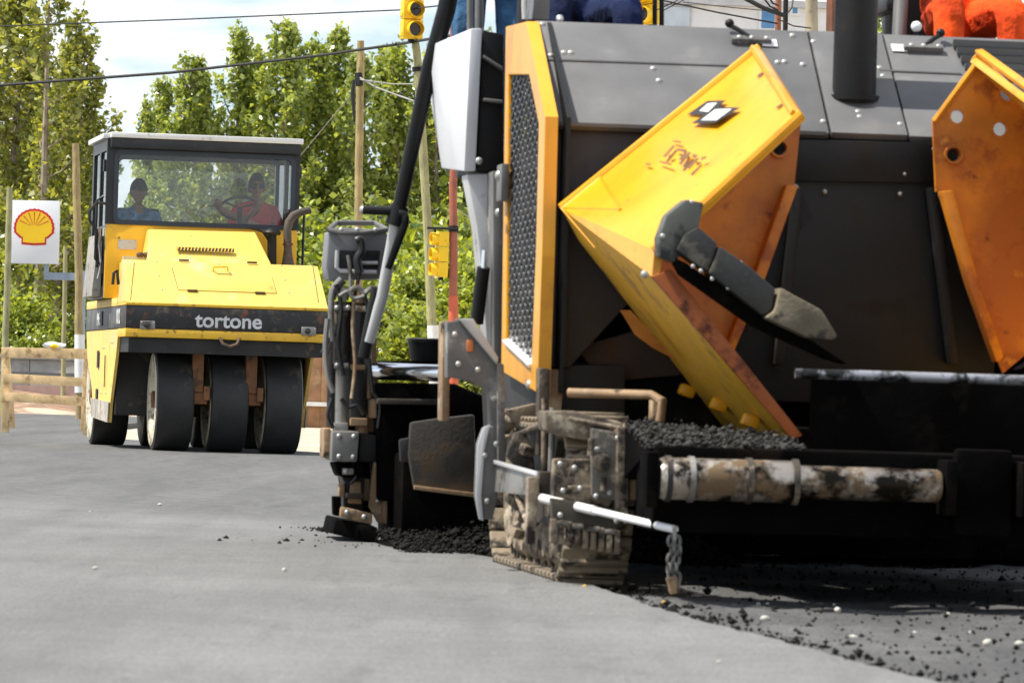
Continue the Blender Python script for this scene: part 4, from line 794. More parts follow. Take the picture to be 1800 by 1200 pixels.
# mirror loop on the cab corner
a = rp(168, 400, CY0 + .1); MB().tube([rp(188, 358, CY0), rp(170, 356, CY0), rp(157, 372, CY0), rp(158, 388, CY0), rp(170, 404, CY0), rp(172, 430, CY0 + .2), rp(170, 470, CY0 + .2)], .016, 8).build('mirror_bracket', M_HOSE, ro)
MB().tube([rp(188, 397, CY0), rp(176, 400, CY0), rp(174, 430, CY0 + .15), rp(178, 465, CY0 + .15), rp(172, 490, CY0 + .15)], .012, 7).build('cab_hose', mat('pale_hose', (.4, .4, .4), .5), ro)
a = rp(170, 400, CY0 + .5); MB().loft([(cx0 - .10, CY0 + .30, zf + .02), (cx0 - .004, CY0 + .30, zf + .02), (cx0 - .004, CY0 + .30, zf + .66), (cx0 - .05, CY0 + .30, zf + .66)], [(cx0 - .10, CY1 - .3, zf + .02), (cx0 - .004, CY1 - .3, zf + .02), (cx0 - .004, CY1 - .3, zf + .66), (cx0 - .05, CY1 - .3, zf + .66)]).build('side_fairing', mat('grey_fairing', (.34, .32, .28), .6, dirt=(SOIL, .3, 8)), ro, bev=.01)
# exhaust, air intake, filler caps
yb = 1.25
E = [rp(506, 470, yb), rp(506, 440, yb), rp(505, 405, yb), rp(508, 390, yb), rp(516, 379, yb), rp(529, 373, yb), rp(546, 369, yb)]
ex_ = MB().tube([E[0], E[0].lerp(E[1], .3), E[1]], [.085, .06, .042], 14).tube(E[1:], [.042, .042, .044, .044, .042, .036], 14).build('exhaust_pipe', mat('sooty_pipe', (.075, .06, .05), .75, dirt=((.13, .07, .04), .3, 10), var=.2, bump=.15), ro)
MB().tube([rp(506, 428, yb), rp(506, 431, yb)], .055, 14).build('clamp', M_RUSTPIPE, ex_)
A = [rp(478, 470, yb), rp(478, 412, yb)]; ai = MB().tube(A, .048, 14).build('air_intake', M_BLACKPAINT, ro)
c = rp(478, 407, yb); MB().lathe([(-.035, .0), (-.035, .085), (-.01, .095), (.02, .07), (.035, .02), (.035, 0)], 'z', c, 20).build('intake_cap', M_BLACKPAINT, ai)
MB().tube([rp(440, 400, 1.4), rp(462, 407, 1.35), rp(474, 425, 1.3), rp(480, 455, 1.3)], .014, 7).build('hose', M_HOSE, ro)
for px in (246, 258): c = rp(px, 447, 1.0); MB().lathe([(-.03, .0), (-.03, .03), (0, .04), (.02, .03), (.02, 0)], 'z', c, 12).build('filler_cap', M_RUSTPIPE, ro)
MB().span(rp(217, 455, 1.0), rp(268, 452, 1.1)).build('filler_tray', M_CREAM, ro)
MB().tube([rp(198, 500, .9), rp(200, 480, .9), rp(206, 474, .9), rp(208, 500, .9)], .016, 7).build('step_handle', M_HOSE, ro)
# seats and steering
for px, y in ((249, 2.45), (455, 2.40)):
    c = rp(px, 330, y); st = MB().box((c.x, y + .02, c.z - .80), (.46, .46, .12)).build('seat', M_SEAT, ro, bev=.03, seg=3); MB().box((c.x, y + .30, c.z - .48), (.44, .10, .55)).build('seat_back', M_SEAT, st, bev=.03, seg=3); MB().span((c.x - .15, y - .12, zf + .05), (c.x + .15, y + .16, c.z - .86)).build('seat_base', M_DARK, st)
sc_ = rp(421, 366, 1.90); sw_n = Vector((.10, -.45, .75)).normalized(); qm = Vector((0, .55, .83)).to_track_quat('Z', 'Y').to_matrix()
ring = [sc_ + qm @ Vector((.20 * math.cos(2 * math.pi * k / 28), .20 * math.sin(2 * math.pi * k / 28), 0)) for k in range(29)]
sw = MB().tube(ring, .014, 8, cap=False).build('steering_wheel', M_HOSE, ro)
for k in (0, 1, 2): a_ = R(30 + 120 * k); MB().tube([sc_, sc_ + qm @ Vector((.2 * math.cos(a_), .2 * math.sin(a_), 0))], .010, 6).build('spoke', M_HOSE, sw)
MB().tube([sc_, sc_ + Vector((0, -.22, -.35)), Vector((sc_.x, CY0 + .2, zf + .05))], .03, 8).build('steering_column', M_DARK, sw)
# the two people in the cab (things of their own)
def in_cab(px, py, y): c = rp(px, py, y); return RF.o + Matrix.Rotation(R(10), 3, 'Z') @ c, c
hl_, hc_ = in_cab(451, 327, 2.38)
J = seated(); 
rot = Matrix.Rotation(R(-10), 3, 'Z')
for s, k in (('l', -1), ('r', 1)):
    tgt = sc_ + qm @ Vector((k * .19, .04, .0)) - (hc_ - Vector((0, -.035, .69)))
    J['wri' + s] = tuple(tgt + Vector((k * .01, .085, -.01))); J['palm' + s] = tuple(tgt + Vector((0, .03, .01))); J['elb' + s] = (k * .27, -.08, .18)
person('man in a red shirt at the steering wheel inside the roller cab', RF.o + Matrix.Rotation(R(10), 3, 'Z') @ (hc_ - Vector((0, -.035, .69)) * 1.08), R(10), J, (M_REDSH, M_NAVY, False), sc=1.08)
hl_, hc_ = in_cab(243.5, 337, 2.40)
J = seated(); J['wril'] = (-.06, -.22, .40); J['palml'] = (-.035, -.235, .47); J['elbl'] = (-.24, -.14, .20); J['wrir'] = (.12, -.24, .18); J['palmr'] = (.06, -.28, .20)
person('man in a blue shirt and dark cap sitting inside the roller cab', RF.o + Matrix.Rotation(R(10), 3, 'Z') @ (hc_ - Vector((0, -.035, .69)) * 1.08), R(14), J, (M_BLUESH, M_NAVY, True), hair='cap', sc=1.08)
# ------------------------------------------------------------------ asphalt paver
PYAW = R(7); PF = Frame((1.642, 17.02, -.02), PYAW); P_ = lambda px, py, y: PF.L(px, py, y); PX = lambda px, py, x: PF.LX(px, py, x)
pv = thing('asphalt_paver', 'large yellow and black tracked asphalt paver with raised hopper wings', 'paver', PF.o, PYAW)
def ext(name, pts, y0, y1, m, parent=pv, bev=.006, seg=2):
    q = [P_(x, y, y0) for x, y in pts]; return MB().loft(q, [Vector((p.x, y1, p.z)) for p in q]).build(name, m, parent, bev=bev, seg=seg)
def tb(name, pts, r, m, parent=pv, n=12):
    return MB().tube([P_(*p) for p in pts], r, n).build(name, m, parent)
XM = (P_(1409, 205, 1.96).x + P_(1640, 205, 1.96).x); mir = lambda v: Vector((XM - v[0], v[1], v[2]))
def smooth_path(pts, n=6):
    P = [Vector(p) for p in pts]; out_ = []
    for i in range(len(P) - 1):
        p0, p1, p2, p3 = P[max(i - 1, 0)], P[i], P[i + 1], P[min(i + 2, len(P) - 1)]
        for k in range(n):
            t = k / n; out_.append(.5 * ((2 * p1) + (p2 - p0) * t + (2 * p0 - 5 * p1 + 4 * p2 - p3) * t * t + (3 * p1 - p0 - 3 * p2 + p3) * t ** 3))
    return out_ + [P[-1]]
# ---- hood: three sloping panels with seams, bolts, louvres, latches
HB0, HB1 = P_(972, 216, 2.12), P_(940, 36, 2.72)
zB, zT = HB0.z, HB1.z; yB, yT = 2.12, 2.72; xe0, xe1 = HB0.x, HB1.x
hn = Vector((0, -(zT - zB), yT - yB)).normalized()
def hood_pt(px, py):
    d = PF.Ri @ ray(px, py); c = PF.c; o_ = Vector((0, yB, zB)); return c + d * ((o_ - c).dot(hn) / d.dot(hn))
xs1, xs2 = hood_pt(1460, 235).x, hood_pt(1598, 240).x; xt1, xt2 = hood_pt(1424, 70).x, hood_pt(1556, 78).x
W_ = -xe0; mats = M_HOOD
def hood_panel(xa0, xb0, xa1, xb1, lift=0.0):
    zm = zB + (zT - zB) * .62; f = .62; g = .004
    lerp = lambda a, b, t: a + (b - a) * t
    q = [Vector((xa0 + g, yB, zB)), Vector((xb0 - g, yB, zB)), Vector((xb1 - g, yT, zT)), Vector((xa1 + g, yT, zT))]
    q = [p + hn * lift for p in q]; return MB().slab(q[::-1], .03).build('hood_panel', M_HOOD, pv, bev=.005)
hoodb = MB().loft([(xe0 + .02, yB + .06, zB - .005), (W_ - .02, yB + .06, zB - .005), (W_ - .02, yT + .02, zT - .045), (xe1 + .02, yT + .02, zT - .045)], [(xe0 + .02, 3.0, zB - .005), (W_ - .02, 3.0, zB - .005), (W_ - .02, 3.0, zT - .045), (xe1 + .02, 3.0, zT - .045)]).build('hood_body', M_SIDEDK, pv)
hl1 = hood_panel(xe0, xs1, xe1, xt1); hl2 = hood_panel(xs1, xs2, xt1, xt2, .004); hl3 = hood_panel(xs2, W_, xt2, -xe1)
MB().span((xe1, yT + .006, zT - .03), (-xe1, 3.05, zT + .0)).build('hood_top', M_HOOD, pv, bev=.01)
for a, b in (((962, 106), (1330, 118)), ((1545, 125), (1690, 131))):          # pressed crease
    A, B = hood_pt(*a) + hn * .002, hood_pt(*b) + hn * .002; MB().tube([A, B], .006, 6).build('crease', M_HOOD, pv)
MB().loft([Vector((xe0 - .004, yB - .012, zB - .010)), Vector((xs1 - .02, yB - .012, zB - .010)), Vector((xs1 - .02, yB - .012, zB + .004)), Vector((xe0 - .004, yB - .012, zB + .004))], [Vector((xe0 - .004, yB + .05, zB - .010)), Vector((xs1 - .02, yB + .05, zB - .010)), Vector((xs1 - .02, yB + .05, zB + .004)), Vector((xe0 - .004, yB + .05, zB + .004))]).build('hood_edge', M_HOOD, pv)
for px, py in ((953, 43), (985, 34), (968, 98), (991, 93), (1003, 93), (995, 196), (1393, 63), (1430, 74), (1411, 114), (1367, 110), (1379, 109), (1546, 120), (1552, 134), (1508, 197), (1511, 206), (1447, 214), (1582, 219), (1148, 121), (1158, 142)):
    bolt(pv, hood_pt(px, py), hn, .0135)
def latch(px, py, s):
    c = hood_pt(px, py); o = MB().box(c + hn * .012, (.16, .03, .03), (math.atan2(zT - zB, yT - yB), 0, 0)).build('latch', M_GREYPL, pv, bev=.004)
    u_ = Vector((0, yT - yB, zT - zB)).normalized(); MB().tube([c + hn * .02, c + Vector((-s * .05, 0, 0)) + u_ * .05 + hn * .03, c + Vector((-s * .08, 0, 0)) + u_ * .08 + hn * .03], .010, 7).build('lever', M_BLACKPAINT, o)
    k = MB(); b = bmesh.new(); bmesh.ops.create_icosphere(b, subdivisions=2, radius=.019, matrix=Matrix.Translation(c + Vector((-s * .08, 0, 0)) + u_ * .085 + hn * .035)); k.add([v.co for v in b.verts], [tuple(v.index for v in f.verts) for f in b.faces]); b.free(); k.build('knob', M_BLACKPAINT, o)
    for dx in (-.05, .0, .06): bolt(o, c + Vector((dx, 0, 0)) + hn * .026, hn, .011)
latch(1320, 76, 1); latch(1622, 90, -1)
for px, py in ((1352, 78), (1580, 87)):
    c = hood_pt(px, py) + hn * .006; u_ = Vector((0, yT - yB, zT - zB)).normalized(); e = Vector((1, 0, 0)); MB().slab([c - e * .03 - u_ * .025, c + e * .03 - u_ * .025, c + e * .03 + u_ * .025, c - e * .03 + u_ * .025], .002).build('white_sticker', M_PUREWHITE, pv, smooth=False)
for i in range(5):
    a = hood_pt(1675 + i * 7, 84 + i * 13.5); b = Vector((W_ - .12, a.y, a.z)); u_ = Vector((0, yT - yB, zT - zB)).normalized()
    MB().loft([a + hn * .001, a + u_ * .03 + hn * .001, a + u_ * .015 + hn * .03], [b + hn * .001, b + u_ * .03 + hn * .001, b + u_ * .015 + hn * .03]).build('louvre', M_HOOD, pv); MB().slab([a - u_ * .022 + hn * .006, b - u_ * .022 + hn * .006, b + hn * .006, a + hn * .006], .002).build('louvre_gap', M_BLACKPAINT, pv)
# ---- bulkheads under the hood
sbq = [P_(*p, 2.18) for p in ((969, 222), (1260, 234), (1240, 470), (1102, 536), (1002, 645), (948, 646))]; sbq = [Vector((max(p.x, -1.198), p.y, p.z)) for p in sbq]; MB().loft(sbq, [Vector((p.x, 3.6, p.z)) for p in sbq]).build('side_bulkhead', M_SIDEDK, pv, bev=.008); sbf = [P_(*p, 2.175) for p in ((966, 222), (1000, 223), (1000, 645), (949, 646))]; MB().loft(sbf, [Vector((p.x, 2.29, p.z)) for p in sbf]).build('bulkhead_edge', M_SIDEDK, pv, bev=.006)
bh = ext('hopper_back_wall', ((1250, 240), (1790, 256), (1740, 720), (1235, 700)), 2.15, 2.35, M_BLACKPAINT, bev=.006)
ext('upper_back_wall', ((1386, 244), (1662, 252), (1664, 322), (1382, 318)), 2.115, 2.148, M_BLACKPAINT, bh, bev=.004)
for px, py in ((1397, 331), (1636, 342), (1388, 332), (1650, 345), (1590, 306), (1640, 262), (1450, 337), (1582, 341)): bolt(bh, P_(px, py, 2.12), r=.018 if px in (1397, 1636) else .010)
for px in (1404, 1640): ext('chain_cover', ((px - 8, 330), (px + 8, 331), (px + 36 * (1 if px > 1500 else -1) + 10, 640), (px + 36 * (1 if px > 1500 else -1) - 6, 640)), 2.06, 2.14, M_BLACKPAINT, bh)
right = MB().span((W_ - .75, 2.2, .9), (W_, 3.6, zB - .01)).build('side_bulkhead', M_SIDEDK, pv, bev=.008)
# ---- exhaust stack
c = P_(1501, 172, 2.36); st = MB().loft([Vector((c.x + .086 * math.cos(R(a)), c.y + .086 * math.sin(R(a)), c.z - .02)) for a in range(0, 360, 15)], [Vector((c.x + .082 * math.cos(R(a)), c.y + .082 * math.sin(R(a)), c.z + 1.3)) for a in range(0, 360, 15)]).build('exhaust_stack', M_BLACKPAINT, pv)
MB().lathe([(0, .08), (0, .10), (.02, .10), (.02, .08)], 'z', c + Vector((0, 0, -.012)), 24).build('stack_collar', M_BLACKPAINT, st)
# ---- grille panel on the side
GX = -1.305; sd = lambda px, py: PX(px, py, GX)
og = [sd(*p) for p in ((881, 652), (944, 690), (952, 450), (958, 205), (925, 38), (889, 47))]; ig = [sd(*p) for p in ((888, 600), (934, 642), (942, 440), (947, 218), (930, 132), (893, 132))]
gp = plate([(p.y, p.z) for p in og], [[(p.y, p.z) for p in ig]], .018, lambda a, b, w_: Vector((GX + w_, a, b))).build('grille_panel', M_PVYEL, pv, smooth=False)
bm_ = gp.modifiers.new('bevel', 'BEVEL'); bm_.width = .005; bm_.segments = 2; bm_.limit_method = 'ANGLE'; bm_.angle_limit = R(60)
plate([(p.y, p.z) for p in og], [], .015, lambda a, b, w_: Vector((GX + .085 + w_, a, b))).build('grille_backing', M_BLACKPAINT, gp, smooth=False)
for a_, b_ in zip(og[1:4], og[2:5]): MB().loft([Vector((GX + .001, a_.y - .004, a_.z)), Vector((GX + .05, a_.y - .004, a_.z)), Vector((GX + .05, a_.y + .02, a_.z)), Vector((GX + .001, a_.y + .02, a_.z))], [Vector((GX + .001, b_.y - .004, b_.z)), Vector((GX + .05, b_.y - .004, b_.z)), Vector((GX + .05, b_.y + .02, b_.z)), Vector((GX + .001, b_.y + .02, b_.z))]).build('panel_edge', M_PVYEL, gp)
ya, yb_ = min(p.y for p in ig), max(p.y for p in ig); zlo, zhi = min(p.z for p in ig), max(p.z for p in ig)
def inside(y, z):
    P = [(p.y, p.z) for p in ig]; s = False
    for i in range(len(P)):
        (a, b), (c_, d_) = P[i], P[i - 1]
        if (b > z) != (d_ > z) and y < (c_ - a) * (z - b) / (d_ - b) + a: s = not s
    return s
gm = MB(); pitch = .075
for sgn in (1, -1):
    for k in range(-60, 80):
        run = []
        for t in np.arange(-.1, 2.2, .02):
            y = ya + t; z = zlo + k * .050 + sgn * t * .34
            if inside(y, z): run.append(Vector((GX + .016 + .003 * sgn, y, z)))
            else:
                if len(run) > 1: gm.tube([run[0], run[-1]], .0055, 4)
                run = []
        if len(run) > 1: gm.tube([run[0], run[-1]], .0055, 4)
o_ = gm.build('grille_mesh', mat('mesh_steel', (.16, .16, .165), .45, var=.1), gp, smooth=False); o_['kind'] = 'stuff'
for py in (285, 362, 432, 503, 575):
    a = sd(941, py - 12); b = sd(908, py + 4); MB().slab([Vector((GX + .070, a.y, a.z)), Vector((GX + .070, b.y, b.z)), Vector((GX + .030, b.y, b.z - .03)), Vector((GX + .030, a.y, a.z - .05))], .004).build('grille_slat', M_STEEL, gp)
a, b = sd(889, 603), sd(934, 646); MB().slab([Vector((GX - .012, a.y, a.z)), Vector((GX - .012, b.y, b.z)), Vector((GX + .05, b.y, b.z + .02)), Vector((GX + .05, a.y, a.z + .02))], .012).build('grille_sill', M_PUREWHITE, gp)
a = sd(892, 322); MB().box((GX - .02, a.y, a.z), (.03, .16, .15)).build('lock', M_GREYPL, gp, bev=.006); bolt(gp, (GX - .035, a.y + .02, a.z + .03), (-1, 0, 0), .022); bolt(gp, (GX - .035, a.y, a.z - .12), (-1, 0, 0), .018)
a = sd(930, 676); bolt(gp, (GX, a.y, a.z), (-1, 0, 0), .02)
# ---- hopper wings
wA, wB_, wC, wD = P_(986, 366, 2.0), P_(1335, 84, 2.0), P_(1408, 200, .72), P_(1150, 440, .72)
fA, fD = P_(1018, 424, 2.0), P_(1146, 486, .72); hF = P_(1392, 772, .72); hR = Vector((hF.x - .02, 2.0, hF.z + .01))
rpl = [(1337, 92), (1409, 205), (1396, 328), (1384, 326), (1338, 475), (1258, 640), (1150, 540), (1022, 418), (995, 372)]
def wing(m):
    T = (lambda v: Vector(v)) if m > 0 else mir
    D = lambda *p: T(P_(*p))
    side = MB().slab([T(v) for v in (wA, wB_, wC, wD)], .03 * m).build('hopper_wing', M_PVYEL, pv, bev=.008)
    n = (wB_ - wA).cross(wD - wA).normalized(); n = n if n.z > 0 else -n
    # folded flange along the end and the top edge
    MB().slab([T(v) for v in (wB_ + n * .006, wC + n * .006, wC + n * .006 + Vector((-.012, -.005, -.012)) + n * .03, wB_ + Vector((-.015, 0, -.012)) + n * .03)], .02).build('end_flange', M_PVYEL, side, bev=.004)
    q1 = wA.lerp(wB_, .02); q2 = wB_
    MB().tube([T(wA), T(wB_)], .018, 8).build('rear_rim', M_PVYEL, side)
    MB().tube([T(wD + Vector((0, .01, 0))), T(wC)], .020, 8).build('front_rim', M_PVYEL, side)
    # folded corner between wall and floor
    cA, cD = wA, wD
    MB().loft([T(wA), T(wD), T(fD)], [T(wA) + Vector((m * .03, 0, .0)), T(wD) + Vector((m * .03, 0, 0)), T(fD) + Vector((m * .03, 0, .02))]).build('corner_plate', M_PVYEL, side)
    MB().loft([T(wA), T(fD), T(fA)], [T(wA) + Vector((m * .03, 0, .0)), T(fD) + Vector((m * .03, 0, 0)), T(fA) + Vector((m * .03, 0, .02))]).build('corner_plate', M_PVOLIVE, side)
    tip = [wA, wA.lerp(wB_, .2), wA.lerp(wD, .5).lerp(wB_, .10), fA.lerp(fD, .25)]
    MB().slab([T(v) + Vector((-m * .008, -.004, .006)) for v in tip], .006 * m).build('corner_gusset', M_PVYEL, side)
    # floor plate, underside towards the track
    MB().slab([T(v) for v in (fA, fD, hF, hR)], .03 * m).build('wing_floor', M_PVOLIVE, side, bev=.006)
    e1, e2 = fD + Vector((.0, -.012, 0)), hF + Vector((0, -.012, 0)); off = Vector((.066, 0, .028))
    MB().loft([T(e1), T(e2), T(e2 + off * .55), T(e1 + off)], [T(e1 + Vector((0, .06, 0))), T(e2 + Vector((0, .06, 0))), T(e2 + off * .55 + Vector((0, .06, 0))), T(e1 + off + Vector((0, .06, 0)))]).build('floor_edge', M_PVRED, side, bev=.004)
    MB().slab([D(x, y, 1.6) for x, y in ((1092, 545), (1108, 545), (1190, 632), (1150, 612), (1118, 588))], .03 * m).build('floor_stiffener', M_PVORANGE, side)
    # rear plate with holes
    pts = [P_(x, y, 1.96) for x, y in rpl]; hole = lambda px, py, r: circ(((lambda v: (v.x, v.z))(mir(P_(px, py, 1.96)) if px > 1500 else P_(px, py, 1.96))), r)
    holes = [hole(1370, 261, .026), hole(1683, 205, .026), hole(1772, 163, .03), hole(1758, 227, .026)]
    plate([(p.x, p.z) for p in pts], holes, .025, lambda a, b, w_: T((a, 1.96 + w_, b))).build('rear_plate', M_PVORANGE, side, smooth=False)
    MB().tube([T(P_(1337, 94, 1.955)), T(P_(1408, 205, 1.955))], .012, 6).build('plate_rim', M_PVYEL, side)
    h_ = P_(1370, 261, 1.955); MB().lathe([(0, .026), (-.012, .028), (-.012, .036), (0, .038)], 'y', T(h_), 18).build('hole_collar', M_PVORANGE, side)
    q = [(1396, 328), (1376, 326), (1322, 480), (1270, 612), (1282, 622), (1340, 485)]
    qa = [P_(x, y, 1.95) for x, y in q]; MB().loft([T(p) for p in qa], [T((p.x, 1.86, p.z)) for p in qa]).build('plate_rib', M_PVORANGE, side, bev=.006)
    # rubber flap with its clamp
    def fl(name, pts_, y0, y1, mt, bev=.01):
        qq = [P_(x, y, y0) for x, y in pts_]; return MB().loft([T(p) for p in qq], [T((p.x, y1, p.z)) for p in qq]).build(name, mt, side, bev=bev)
    fl('flap_clamp', ((1158, 418), (1172, 378), (1206, 350), (1238, 356), (1226, 410), (1186, 462), (1160, 450)), .60, .72, mat('grey_green_clamp', (.075, .078, .066), .5, dirt=((.02, .02, .02), .4, 9), var=.2), .012)
    f1 = fl('rubber_flap', ((1190, 440), (1204, 412), (1228, 398), (1262, 428), (1256, 452), (1244, 478)), .57, .70, M_FLAP, .012)
    fl('rubber_flap', ((1246, 480), (1258, 454), (1266, 432), (1320, 470), (1364, 508), (1358, 545), (1342, 556)), .55, .70, M_FLAP, .012)
    fl('flap_tip', ((1344, 558), (1362, 546), (1372, 504), (1392, 516), (1446, 545), (1474, 592), (1462, 598), (1420, 594)), .53, .68, M_FLAPTIP, .014)
    fl('flap_backing', ((1184, 452), (1206, 462), (1350, 558), (1430, 600), (1490, 640), (1455, 630), (1330, 574), (1200, 482)), .60, .72, M_TAR, .006)
    for px, py in ((1218, 468), (1232, 476), (1280, 506), (1302, 462), (1252, 490)): bolt(side, T(P_(px, py, .56)), r=.008)
    for px, py, r in ((1216, 355, .008), (1165, 415, .010), (1133, 482, .014)): bolt(side, T(P_(px, py, .59)), r=r)
    for px, py in ((1337, 133), (1371, 186)):
        v = wA.lerp(wB_, .9).lerp(wC, .4)
    # lettering and badge lie on the wall
    if m > 0:
        ey_ = (wB_ - wA).normalized(); ex_ = Vector((0, -1, 0)); ex_ = (ex_ - ey_ * ex_.dot(ey_)).normalized(); nn = ex_.cross(ey_).normalized()
        if nn.dot(n) < 0: nn = -nn
        def onwall(px, py):
            d = PF.Ri @ ray(px, py); 
            for tri in ((wA, wB_, wC), (wA, wC, wD)):
                from mathutils.geometry import intersect_ray_tri
                h = intersect_ray_tri(*tri, d, PF.c, True)
                if h: return h
            return PF.c + d * ((wA - PF.c).dot(n) / d.dot(n))
        def decal(name, pts_, mt, lift): return MB().slab([onwall(*p) + n * lift for p in pts_], .0008).build(name, mt, side, smooth=False)
        blk = mat('decal_black', (.02, .02, .022), .4, var=.05); wht = mat('decal_white', (.75, .74, .70), .4, var=.05)
        decal('badge', ((1209, 203), (1244, 179), (1277, 178), (1246, 203)), blk, .004); decal('badge', ((1217, 219), (1258, 190), (1302, 191), (1258, 218)), blk, .005)
        decal('badge_letters', ((1231, 197), (1246, 184), (1262, 183), (1246, 199)), wht, .006); decal('badge_letters', ((1234, 214), (1259, 195), (1288, 194), (1261, 214)), wht, .007)
        br = mat('decal_brown', (.17, .075, .015), .5, var=.1)
        strokes = (((1166, 277), (1184, 257), (1188, 258), (1171, 278)), ((1184, 248), (1198, 250), (1198, 253), (1186, 251)), ((1190, 262), (1208, 264), (1206, 270), (1190, 266)), ((1206, 266), (1210, 268), (1200, 284), (1194, 282)), ((1161, 284), (1182, 289), (1180, 292), (1161, 287)), ((1194, 288), (1212, 268), (1216, 270), (1198, 292)),
                   ((1218, 272), (1228, 274), (1222, 280), (1218, 278)), ((1208, 296), (1226, 278), (1230, 280), (1213, 299)), ((1234, 278), (1243, 276), (1241, 280), (1233, 283)), ((1176, 274), (1184, 271), (1183, 275), (1176, 278)), ((1136, 288), (1145, 289), (1144, 292), (1136, 291)))
        for sN in strokes: decal('letter_stroke', sN, br, .004)
        dk = mat('slot_dark', (.10, .04, .01), .6)
        for s1 in (((1331, 135), (1341, 128), (1343, 130), (1333, 137)), ((1365, 190), (1375, 183), (1377, 185), (1367, 192))): decal('bolt_slot', s1, dk, .004)
    return side
wing(1); wing(-1)
# hinge lugs along the wing foot
for px, py in ((1207, 687), (1263, 712), (1318, 740)):
    q = P_(px, py, 1.0 + (1320 - px) / 110); MB().box(q, (.06, .07, .045), (0, R(20), 0)).build('hinge_lug', M_PVYEL, pv, bev=.012)
# ---- hopper front: worn bar, apron, push beam and rollers
bL, bR = P_(1398, 656, .45), None; tb_ = MB().tube([bL, Vector((-bL.x, .45, bL.z))], .019, 14).build('apron_bar', M_WORN, pv)
MB().span((bL.x + .10, .64, bL.z - .50), (-bL.x - .10, .70, bL.z - .015)).build('apron_flap', M_TAR, pv, bev=.01)
for i in range(0):
    x = bL.x + .03 + (i + 1) * (-2 * bL.x - .06) / 8; MB().span((x - .006, .462, bL.z - .49), (x + .006, .472, bL.z - .03)).build('flap_seam', M_BLACKPAINT, pv)
hx = P_(1240, 700, .8).x; MB().loft([(hx + .2, .78, .30), (-hx - .2, .78, .30), (-hx - .2, .78, .46), (hx + .2, .78, .46)], [(hx, 2.1, .30), (-hx, 2.1, .30), (-hx, 2.1, .6), (hx, 2.1, .6)]).build('hopper_floor', M_TAR, pv)
beam = MB().span((-1.14, .10, .235), (1.14, .5, .53)).build('push_beam', M_TAR, pv, bev=.02)
MB().span((-.10, .02, .25), (.10, .098, .55)).build('hitch_block', M_TAR, pv, bev=.02)
def push_roller(s):
    a, b = P_(1158, 842, -.02), P_(1652, 852, -.02); xs_ = (a.x, b.x) if s > 0 else (-b.x, -a.x); z = (a.z + b.z) / 2
    o = MB().lathe([(0, 0), (0, .066), (.012, .072), (.47, .072), (.49, .058), (xs_[1] - xs_[0] - .012, .056), (xs_[1] - xs_[0], .050), (xs_[1] - xs_[0], 0)], 'x', (xs_[0], -.02, z), 40).build('push_roller', M_POLISH, pv)
    for k in (.02, .10, .30, .46): MB().lathe([(0, .073), (0, .079), (.018, .079), (.018, .073)], 'x', (xs_[0] + k, -.02, z), 30).build('collar', M_TANDK if k != .1 else M_STEEL, o)
    for x in (xs_[0] - .05, xs_[1] + .012): MB().span((x, -.07, z - .10), (x + .04, .098, z + .09)).build('roller_bracket', M_TAR, o, bev=.01)
push_roller(1); push_roller(-1)
# asphalt heap that fell on the beam
n = 4200; qx = rng.uniform(P_(1128, 800, .3).x, P_(1400, 800, .3).x, n); qy = rng.uniform(.12, .72, n); hgt = .525 + .07 * (qy - .1) / .6 * (1 - .5 * (qx - qx.min()) / (qx.max() - qx.min())) + rng.normal(0, .012, n)
def local_grains(name, P, size, m, parent):
    o = grains(name, P, size, m, None); o.parent = parent
    for k in ('label', 'category'):
        if k in o: del o[k]
    return o
M_CRUMB2 = mat('dusty_crumbs', (.022, .020, .017), .8, dirt=((.26, .22, .17), .14, 22), var=.4, vscale=25)
local_grains('spilled_asphalt', np.stack([qx, qy, hgt], 1), rng.gamma(2, .0028, n) + .002, M_CRUMB2, pv)
MB().loft([(P_(1128, 800, .3).x, .12, .52), (P_(1400, 800, .3).x, .12, .52), (P_(1400, 800, .3).x, .74, .55), (P_(1128, 800, .3).x, .74, .59)], [(P_(1128, 800, .3).x, .74, .40), (P_(1400, 800, .3).x, .74, .40), (P_(1400, 800, .3).x, .76, .40), (P_(1128, 800, .3).x, .76, .40)]).build('spill_shelf', M_TAR, pv)
